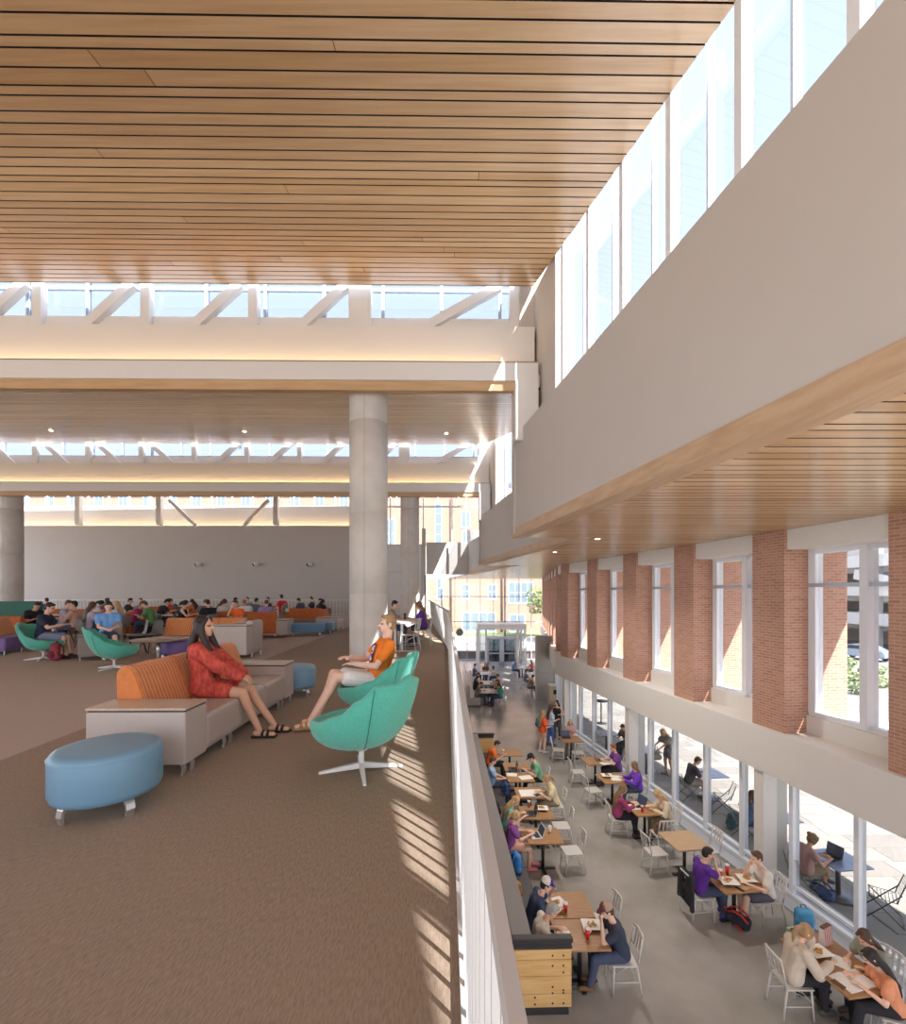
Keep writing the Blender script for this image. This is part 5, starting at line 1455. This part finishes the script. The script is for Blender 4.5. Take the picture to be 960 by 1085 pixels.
# ---- what lies on the tables
PAPER = mat('white_paper', (236, 233, 226), .7); FOOD = mat('golden_food', (206, 150, 74), .7, noise=.4, nscale=40); KRAFT = mat('kraft_paper', (188, 156, 118), .8)
def sheet(label, x, y, rz, w, l, m_=None, th=.004, cat='paper', name='paper_sheet', z=0):
    m = MB(); m.box(-w / 2, w / 2, -l / 2, l / 2, 0, th); o = m.build(name, [m_ or PAPER]); o.location = (x, y, TZ + .001 + z); o.rotation_euler.z = rz
    return tag(o, label, cat)
def book(label, x, y, rz, w=.42, l=.28):
    t = thing('open_book', label, 'book', (x, y, TZ + .001), rz)
    for s in (-1, 1):
        m = MB(); n = 6; top = []; 
        for k in range(n + 1):
            q = k / n; top.append((s * q * w / 2, .006 + .022 * math.sin(PI * min(1, q * 1.1)) * (1 - q * .6)))
        for a, b in zip(top, top[1:]):
            m.hexa([(min(a[0], b[0]), -l / 2, 0), (max(a[0], b[0]), -l / 2, 0), (max(a[0], b[0]), l / 2, 0), (min(a[0], b[0]), l / 2, 0)],
                   [(min(a[0], b[0]), -l / 2, (a if a[0] < b[0] else b)[1]), (max(a[0], b[0]), -l / 2, (b if a[0] < b[0] else a)[1]), (max(a[0], b[0]), l / 2, (b if a[0] < b[0] else a)[1]), (min(a[0], b[0]), l / 2, (a if a[0] < b[0] else b)[1])])
        m.build('page_block', [PAPER], t)
    return t
def meal(label, x, y, rz=0):
    t = thing('food_basket', label, 'food', (x, y, TZ + .001), rz)
    m = MB(); m.lathe([(0, .004), (.08, .004), (.12, .045), (.124, .045), (.085, 0), (0, 0)], 20, sx=1.15); m.build('basket', [mat('black_basket', (52, 48, 46), .5)], t)
    m = MB(); m.hexa([V(-.16, -.12, .05), V(.15, -.14, .055), V(.16, .13, .05), V(-.14, .14, .055)], [V(-.16, -.12, .054), V(.15, -.14, .059), V(.16, .13, .054), V(-.14, .14, .059)]); m.build('liner', [PAPER], t)
    m = MB(); random.seed(int(x * 100))
    for _ in range(12): m.rbox(-.035, .035, -.008, .008, -.008, .008, .003, 1, M=Matrix.Translation((random.uniform(-.06, .06), random.uniform(-.06, .06), .066 + random.uniform(0, .012))) @ Matrix.Rotation(random.uniform(0, 3), 4, 'Z'))
    o = m.build('chips', [FOOD], t); o['kind'] = 'stuff'
    return t
cz = TZ + .001
cup('red drink cup with white lid by the capped man', (1.92, 8.25, cz), REDP, .15)
cup('red drink cup with white lid before the man in the dark navy polo', (2.12, 7.62, cz), REDP, .16)
meal('food basket with chips before the man in the dark navy polo', 2.25, 7.86)
meal('food basket with chips in front of the capped man', 1.80, 8.42, .4)
sheet('crumpled white napkin on the nearest walnut table', 1.78, 7.72, .3, .2, .16, cat='napkin', name='napkin')
laptop('open white laptop before the girl in purple', (1.84, 10.84, cz), -PI / 2 + .15, 1.9, mat('laptop_white', (224, 224, 226), .4))
cup('white paper cup beside the open white laptop', (2.2, 10.98, cz), STEELW, .14)
laptop('black laptop before the blond girl in teal', (1.90, 11.9, cz), -PI / 2, 1.8, LAPK)
cup('iced coffee cup with white lid on the black laptop table', (1.93, 12.28, cz), mat('coffee_brown', (150, 110, 80), .4), .15)
meal('orange food basket on the black laptop table', 2.22, 12.12)
sheet('large white drawing sheet spread on a walnut table', 2.12, 13.15, .05, .62, .44)
sheet('dark tablet lying on the white drawing sheet', 2.28, 13.02, .5, .2, .14, LAPK, .008, 'tablet', 'tablet', .005)
laptop('silver laptop before the man in mint green', (2.16, 14.75, cz), PI / 2, 1.8, LAPB)
laptop('blue grey laptop back to back with the silver one', (1.82, 14.9, cz), -PI / 2, 1.8, LAPK)
sheet('loose white papers on the table before the man in mint green', 2.14, 14.25, .3, .38, .30)
sheet('open white notebook on the banquette side of the paper strewn table', 1.76, 14.45, -.2, .30, .24, None, .012, 'notebook', 'notebook')
cup('white bowl on the far banquette table', (1.72, 16.55, cz), STEELW, .08, False)
laptop('black laptop on the tan table nearest the standing trio', (4.25, 18.15, cz), 0, 1.9, LAPK)
laptop('silver laptop of the person in purple', (4.78, 15.7, cz), PI / 2, 1.9, LAPB)
sheet('papers in front of the person in purple', 4.86, 15.42, .3, .3, .22)
book('open book and papers of the woman in vivid purple', 4.78, 14.2, 1.4)
meal('food basket on the table of the woman in vivid purple', 4.55, 14.3)
laptop('blue grey laptop opposite the woman in maroon', (4.72, 12.38, cz), -PI / 2 + .3, 1.9, LAPK)
cup('red drink cup in front of the woman in maroon', (4.70, 12.0, cz), REDP, .15, True)
sheet('open notebook at the edge of the red cup table', 4.58, 12.28, .2, .24, .32, None, .01, 'notebook', 'notebook')
t = thing('handbag', 'brown leather handbag on the chair in front of the red cup table', 'bag', low(4.98, 11.55, .456), .3)
b_ = Blob(); b_.cap((-.12, 0, .08), (.12, 0, .08), .085); b_.cap((-.11, 0, .2), (.11, 0, .2), .06); put('body', b_.fuse('body', .014), [T('brown_leather', 112, 84, 66)], t)
m = MB(); m.tube([(-.1, 0, .24), (-.07, 0, .36), (.07, 0, .36), (.1, 0, .24)], .010, 6); m.build('handle', [T('brown_leather', 112, 84, 66)], t)
cup('red drink cup nearest the purple shirt man', (5.12, 9.26, cz), REDP, .14)
cup('tall red drink cup with straw between the two men', (5.30, 9.34, cz), REDP, .19, True, True)
meal('food basket before the man in the white tee', 5.55, 9.14)
sheet('brown paper bag lying flat on the two men\'s table', 5.36, 9.0, .5, .22, .30, KRAFT, .012, 'paper bag', 'paper_bag')
meal('food basket before the man in the purple tee', 5.16, 9.05)
sheet('black phone at the edge of the two men\'s table', 5.28, 8.88, .4, .075, .15, BLACK, .008, 'phone', 'phone')
book('large open textbook before the woman in the apricot tee', 5.62, 6.78, .25, .50, .32)
sheet('phone in a brown case by the open textbook', 5.36, 6.72, .3, .08, .16, T('brown_leather', 112, 84, 66), .01, 'phone', 'phone')
meal('food basket before the woman in the beige sweatshirt', 5.50, 7.28, .2)
sheet('white takeaway wrapper in the middle of the three women\'s table', 5.72, 7.12, .8, .26, .22, cat='wrapper', name='wrapper')
t = thing('paper_bag', 'red and white striped paper bag standing on the three women\'s table', 'paper bag', (5.78, 7.50, TZ + .001), .4)
STR = stripe_mat('red_white_stripe', (226, 214, 206), (168, 58, 66), 0, .04, .5); m = MB(); m.hexa([V(-.09, -.05, 0), V(.09, -.05, 0), V(.09, .05, 0), V(-.09, .05, 0)], [V(-.10, -.03, .26), V(.10, -.03, .28), V(.10, .03, .27), V(-.10, .03, .25)]); m.build('bag_body', [STR], t)
m = MB(); m.box(-.09, .09, -.028, .028, .25, .29); m.build('rim', [T('brown_leather', 112, 84, 66)], t)

# ---- bags on seats and floor
backpack('blue backpack on the banquette seat next to the girl in purple', low(1.30, 9.95, .45), -1.2, (72, 142, 208), (60, 120, 190), 0, 1.0)
backpack('tan satchel backpack on the banquette behind the capped man', low(1.18, 9.05, .45), -1.0, (190, 140, 70), (150, 106, 52), .0, .9)
backpack('dark blue backpack on the banquette by the person in pale blue', low(1.50, 13.75, .45), -1.3, (64, 88, 130), (48, 66, 104), 0, .9)
backpack('black backpack on the banquette behind the blond girl in teal', low(1.12, 12.45, .45), -1.4, (46, 42, 44), (36, 34, 36), 0, .9)
backpack('black and red backpack lying on the floor by the purple shirt man', low(5.38, 8.72, .16), .9, (44, 46, 60), (206, 62, 48), -1.25, 1.05)
backpack('light blue backpack standing on the floor behind the man in the white tee', low(6.40, 8.80, 0), 2.9, (92, 166, 214), (76, 146, 200), 0, 1.1)
t = thing('jacket', 'black jacket hung over the purple shirt man\'s chair back', 'jacket', low(4.475, 9.225, .0), FACE_E + .1)
b_ = Blob(); b_.cap((-.17, -.02, .84), (.17, -.02, .84), .055); b_.cap((-.17, -.03, .62), (.17, -.03, .60), .06); b_.cap((-.15, -.03, .36), (.12, -.03, .34), .05); b_.cap((-.19, -.03, .8), (-.22, -.03, .32), .045); b_.cap((.19, -.03, .8), (.20, -.03, .26), .045); b_.cap((-.1, -.03, .8), (-.1, -.03, .4), .07); b_.cap((.1, -.03, .8), (.1, -.03, .4), .07)
put('shell', b_.fuse('shell', .016), [T('black_nylon', 44, 42, 44)], t)
m = MB(); m.tube([(-.12, .03, .86), (0, -.06, .93), (.12, .03, .86)], .022, 8); m.build('collar', [T('black_nylon', 44, 42, 44)], t)
t = thing('tote_bag', 'pale green tote bag with dark lettering, beside the light blue backpack', 'bag', low(6.0, 8.45, 0), .15)
m = MB(); m.hexa([V(-.16, -.05, 0), V(.16, -.05, 0), V(.16, .05, 0), V(-.16, .05, 0)], [V(-.18, -.02, .36), V(.18, -.02, .36), V(.18, .02, .36), V(-.18, .02, .36)]); m.build('bag_body', [T('pale_green_canvas', 186, 206, 172)], t)
m = MB()
def stroke(p): m.tube([V(a, -.05 + .03 * b / .36 - .004, b) for a, b in p], .008, 5)
stroke([(-.02, .26), (-.05, .27), (-.06, .22), (-.06, .10)]); stroke([(-.09, .19), (-.03, .19)]); stroke([(.0, .19), (.0, .10)]); stroke([(.0, .235), (.004, .24)]); stroke([(.06, .26), (.06, .12), (.09, .10)]); stroke([(.03, .19), (.10, .19)])
m.build('lettering', [BLACK], t)
m = MB(); m.tube([(-.1, -.02, .36), (-.13, -.10, .30), (-.15, -.14, .12), (-.12, -.12, -.05)], .018, 6); m.build('strap', [BLACK], t)

# ---- far groups in the lobby
t = thing('banquette', 'grey booth bench at the far left of the lower hall', 'bench', low(.75, 26.3), .01)
m = MB(); m.rbox(0, .18, 0, 9, .05, 1.15, .03); m.build('back', [GREYV], t)
m = MB(); m.rbox(.15, .75, 0, 9, .05, .46, .03); m.build('seat', [GREYV], t)
for k, (x, y, lab) in enumerate(((1.95, 26.9, 'white cafe table of the far group at left, nearest one'), (2.0, 29.3, 'white cafe table in the middle of the far left group'), (2.2, 32.8, 'white cafe table at the back of the far left group'), (5.35, 31.2, 'white cafe table beside the tiled pier'), (5.1, 35.5, 'white cafe table by the vestibule'))):
    dining_table(lab, low(x, y), 0, .75, 1.2, STEELW, group='white tables of the far groups')
FG = [(2.62, 26.3, 1.5, 'laptop', (64, 168, 144), 'f', 'long', 'dark', 'woman in emerald green nearest in the far left group'), (2.66, 27.2, 1.6, 'eat', (170, 176, 84), 'm', 'short', 'brown', 'man in olive yellow in the far left group'), (1.3, 26.7, -1.6, 'write', (140, 120, 104), 'm', 'short', 'brown', 'man in taupe on the far left bench'),
      (2.72, 28.9, 1.5, 'talk', (186, 92, 60), 'm', 'short', 'brown', 'man in rust in the far left group'), (1.3, 28.6, -1.5, 'laptop', (60, 58, 62), 'f', 'long', 'black', 'woman in black on the far left bench'), (1.3, 29.8, -1.5, 'write', (214, 208, 204), 'm', 'short', 'dark', 'man in pale grey on the far left bench'),
      (2.95, 32.5, 1.6, 'write', (206, 196, 190), 'f', 'bun', 'brown', 'woman in cream at the back of the far left group'), (1.45, 33.2, -1.4, 'talk', (120, 130, 170), 'm', 'short', 'dark', 'man in periwinkle at the back of the far left group'), (2.3, 34.0, 3.0, 'laptop', (120, 84, 66), 'f', 'long', 'brown', 'woman in brown facing the viewer, far left group'),
      (4.62, 31.0, -1.5, 'laptop', (128, 128, 140), 'm', 'short', 'dark', 'man in grey beside the tiled pier'), (5.9, 30.9, 1.5, 'write', (232, 228, 226), 'm', 'short', 'black', 'man in white behind the tiled pier'), (4.55, 29.0, -1.3, 'write', (160, 140, 120), 'm', 'short', 'brown', 'man in tan sitting in front of the far right table'),
      (5.75, 35.2, 1.6, 'talk', (190, 84, 70), 'f', 'long', 'red', 'woman in brick red near the vestibule'), (4.4, 35.5, -1.5, 'laptop', (110, 150, 190), 'm', 'short', 'dark', 'man in light blue near the vestibule')]
for (x, y, rz, pk, c, sex, h, hc, lab) in FG:
    person(lab, pk, low(x, y), rz, cloth('top_%d_%d_%d' % c, c), J, sex, h, hc, 'fair', .55, 1.0, v=.028)
    if 'bench' not in lab: metal_chair('cafe chair under the ' + lab, low(x, y), rz)

# ---- outside the glass
OZ = LOW - .02
def out(x, y, z=0): return (x, y, OZ + z)
def patio_table(label, x, y, rz, w=.80):
    t = thing('patio_table', label, 'table', out(x, y), rz, 'blue grey patio tables')
    m = MB(); m.rbox(-w / 2, w / 2, -w / 2, w / 2, .715, .74, .006, 2); m.build('tabletop', [OUTB], t)
    m = MB(); m.cyl((0, 0, .02), (0, 0, .715), .045, n=16); m.build('pedestal', [mat('dark_grey_metal', (96, 96, 98), .4, metal=.4)], t)
    m = MB(); m.lathe([(0, 0), (.34, 0), (.34, .015), (.08, .045), (0, .045)], 32); m.build('base', [mat('dark_grey_metal', (96, 96, 98), .4, metal=.4)], t)
def wire_chair(label, x, y, rz):
    t = thing('wire_chair', label, 'chair', out(x, y), rz, 'wire patio chairs')
    m = MB()
    for k in range(8): yy = -.20 + .055 * k; m.tube([(-.22, yy, .45 + .015 * abs(k - 4) / 4), (.22, yy, .45 + .015 * abs(k - 4) / 4)], .006, 5)
    m.tube([(-.22, -.2, .45), (-.22, .2, .45), (.22, .2, .45), (.22, -.2, .45)], .009, 6, closed=True); m.build('seat', [WIRE], t)
    m = MB()
    for k in range(7): z = .52 + .05 * k; yy = -.22 - .10 * k / 6; m.tube([(-.22, yy, z), (0, yy - .03, z), (.22, yy, z)], .006, 5)
    for s in (-1, 1): m.tube([(s * .22, -.20, .45), (s * .22, -.22, .55), (s * .21, -.32, .85)], .009, 6)
    m.build('backrest', [WIRE], t)
    for s in (-1, 1):
        m = MB(); m.tube([(s * .23, -.26, .62), (s * .24, .28, .01)], .011, 6); m.build('leg', [WIRE], t)
        m = MB(); m.tube([(s * .20, .20, .46), (s * .22, -.30, .01)], .011, 6); m.build('leg', [WIRE], t)
    m = MB(); m.tube([(-.24, .27, .03), (.24, .27, .03)], .008, 6); m.tube([(-.22, -.29, .03), (.22, -.29, .03)], .008, 6); m.build('stretcher', [WIRE], t)
def osit(label, pk, x, y, rz, *a, **k):
    person(label, pk, out(x, y), rz, *a, **k); wire_chair('wire patio chair under the ' + ' '.join(label.split()[:10]), x, y, rz)
patio_table('patio table in front of the woman sitting in profile', 7.93, 9.95, .1)
osit('woman outside in profile with crossed legs, head on her hand', 'cross', 7.22, 9.9, FACE_E, T('faded_pink', 196, 150, 140), T('olive_shorts', 150, 136, 108), 'f', 'bun', 'light', 'tan', .3, .5, v=.014)
laptop('dark laptop on the patio table by the woman in profile', (7.82, 10.02, OZ + .741), -PI / 2 + .3, 1.8, LAPK)
backpack('navy backpack on the paving under the nearest patio table', out(7.60, 9.62, .12), .8, (62, 84, 128), (50, 64, 100), -1.2, 1.05)
wire_chair('empty wire patio chair nearest the right edge, angled', 8.22, 9.25, .9)
patio_table('patio table half hidden by the white column', 7.95, 11.9, .1)
osit('woman outside in a denim blue top at a laptop beside the white column', 'laptop', 7.32, 12.05, FACE_E - .1, T('denim_blue', 84, 116, 158), T('dark_shorts', 60, 58, 92), 'f', 'front', 'brown', 'fair', 1.0, .5, v=.016)
laptop('black laptop of the woman in denim blue outside', (7.80, 11.98, OZ + .741), -PI / 2 - .2, 1.8, LAPK)
backpack('teal backpack on the paving outside, below the empty wire chairs', out(7.36, 12.75), .5, (40, 98, 102), (34, 80, 86), 0, 1.05)
wire_chair('empty wire patio chair, left of the two by the teal backpack', 7.62, 13.7, 1.2); wire_chair('empty wire patio chair, right of the two by the teal backpack', 8.05, 13.2, .9)
patio_table('patio table of the man in dark grey', 7.78, 14.7, .1)
osit('man outside in a dark grey shirt writing at a patio table', 'write', 7.10, 14.55, FACE_E, T('charcoal_shirt', 76, 72, 74), T('sand_shorts', 176, 158, 134), 'm', 'short', 'brown', 'fair', .6, .55, (236, 232, 226), v=.016)
person('woman standing outside in a grey dress reaching down with a bag', 'bend', out(7.36, 16.5), FACE_W + .2, T('ash_grey', 136, 134, 130), T('ash_grey', 136, 134, 130), 'f', 'long', 'blond', 'tan', .5, .4, (150, 132, 112), v=.016, loose=.02)
t = thing('shoulder_bag', 'slouchy sage shoulder bag held by the standing woman outside', 'bag', out(6.92, 16.45, .52), .2)
b_ = Blob(); b_.cap((-.10, 0, .10), (.10, 0, .10), .10); b_.cap((-.07, 0, .26), (.07, 0, .26), .07); put('body', b_.fuse('body', .016), [T('sage_canvas', 142, 140, 124)], t)
m = MB(); m.tube([(-.08, 0, .30), (-.03, 0, .46), (.03, 0, .46), (.08, 0, .30)], .012, 6); m.build('strap', [T('sage_canvas', 142, 140, 124)], t)
patio_table('patio table behind the standing woman outside', 6.75, 16.9, .1)
patio_table('patio table of the person in olive seen through the glass', 6.0, 18.9, .1)
osit('person in olive sitting outside with back turned, seen past the left white column', 'write', 6.62, 18.3, FACE_W + .5, T('olive_grey', 120, 116, 96), DK, 'm', 'short', 'black', 'fair', .6, 1.0, v=.02)
backpack('dark green backpack beside the person in olive outside', out(6.42, 17.6), .5, (70, 84, 76), (54, 66, 60), 0, 1.0)
t = thing('bistro_table', 'slim black high bistro table on the plaza', 'table', out(7.05, 23.0), 0)
m = MB(); m.lathe([(0, 1.06), (.32, 1.06), (.32, 1.085), (0, 1.085)], 28); m.build('tabletop', [BLACK], t)
m = MB(); m.cyl((0, 0, .02), (0, 0, 1.06), .03, n=12); m.build('pedestal', [BLACK], t)
m = MB(); m.lathe([(0, 0), (.26, 0), (.26, .015), (.05, .03), (0, .03)], 26); m.build('base', [BLACK], t)
bpy.data.scenes.remove(TMP)
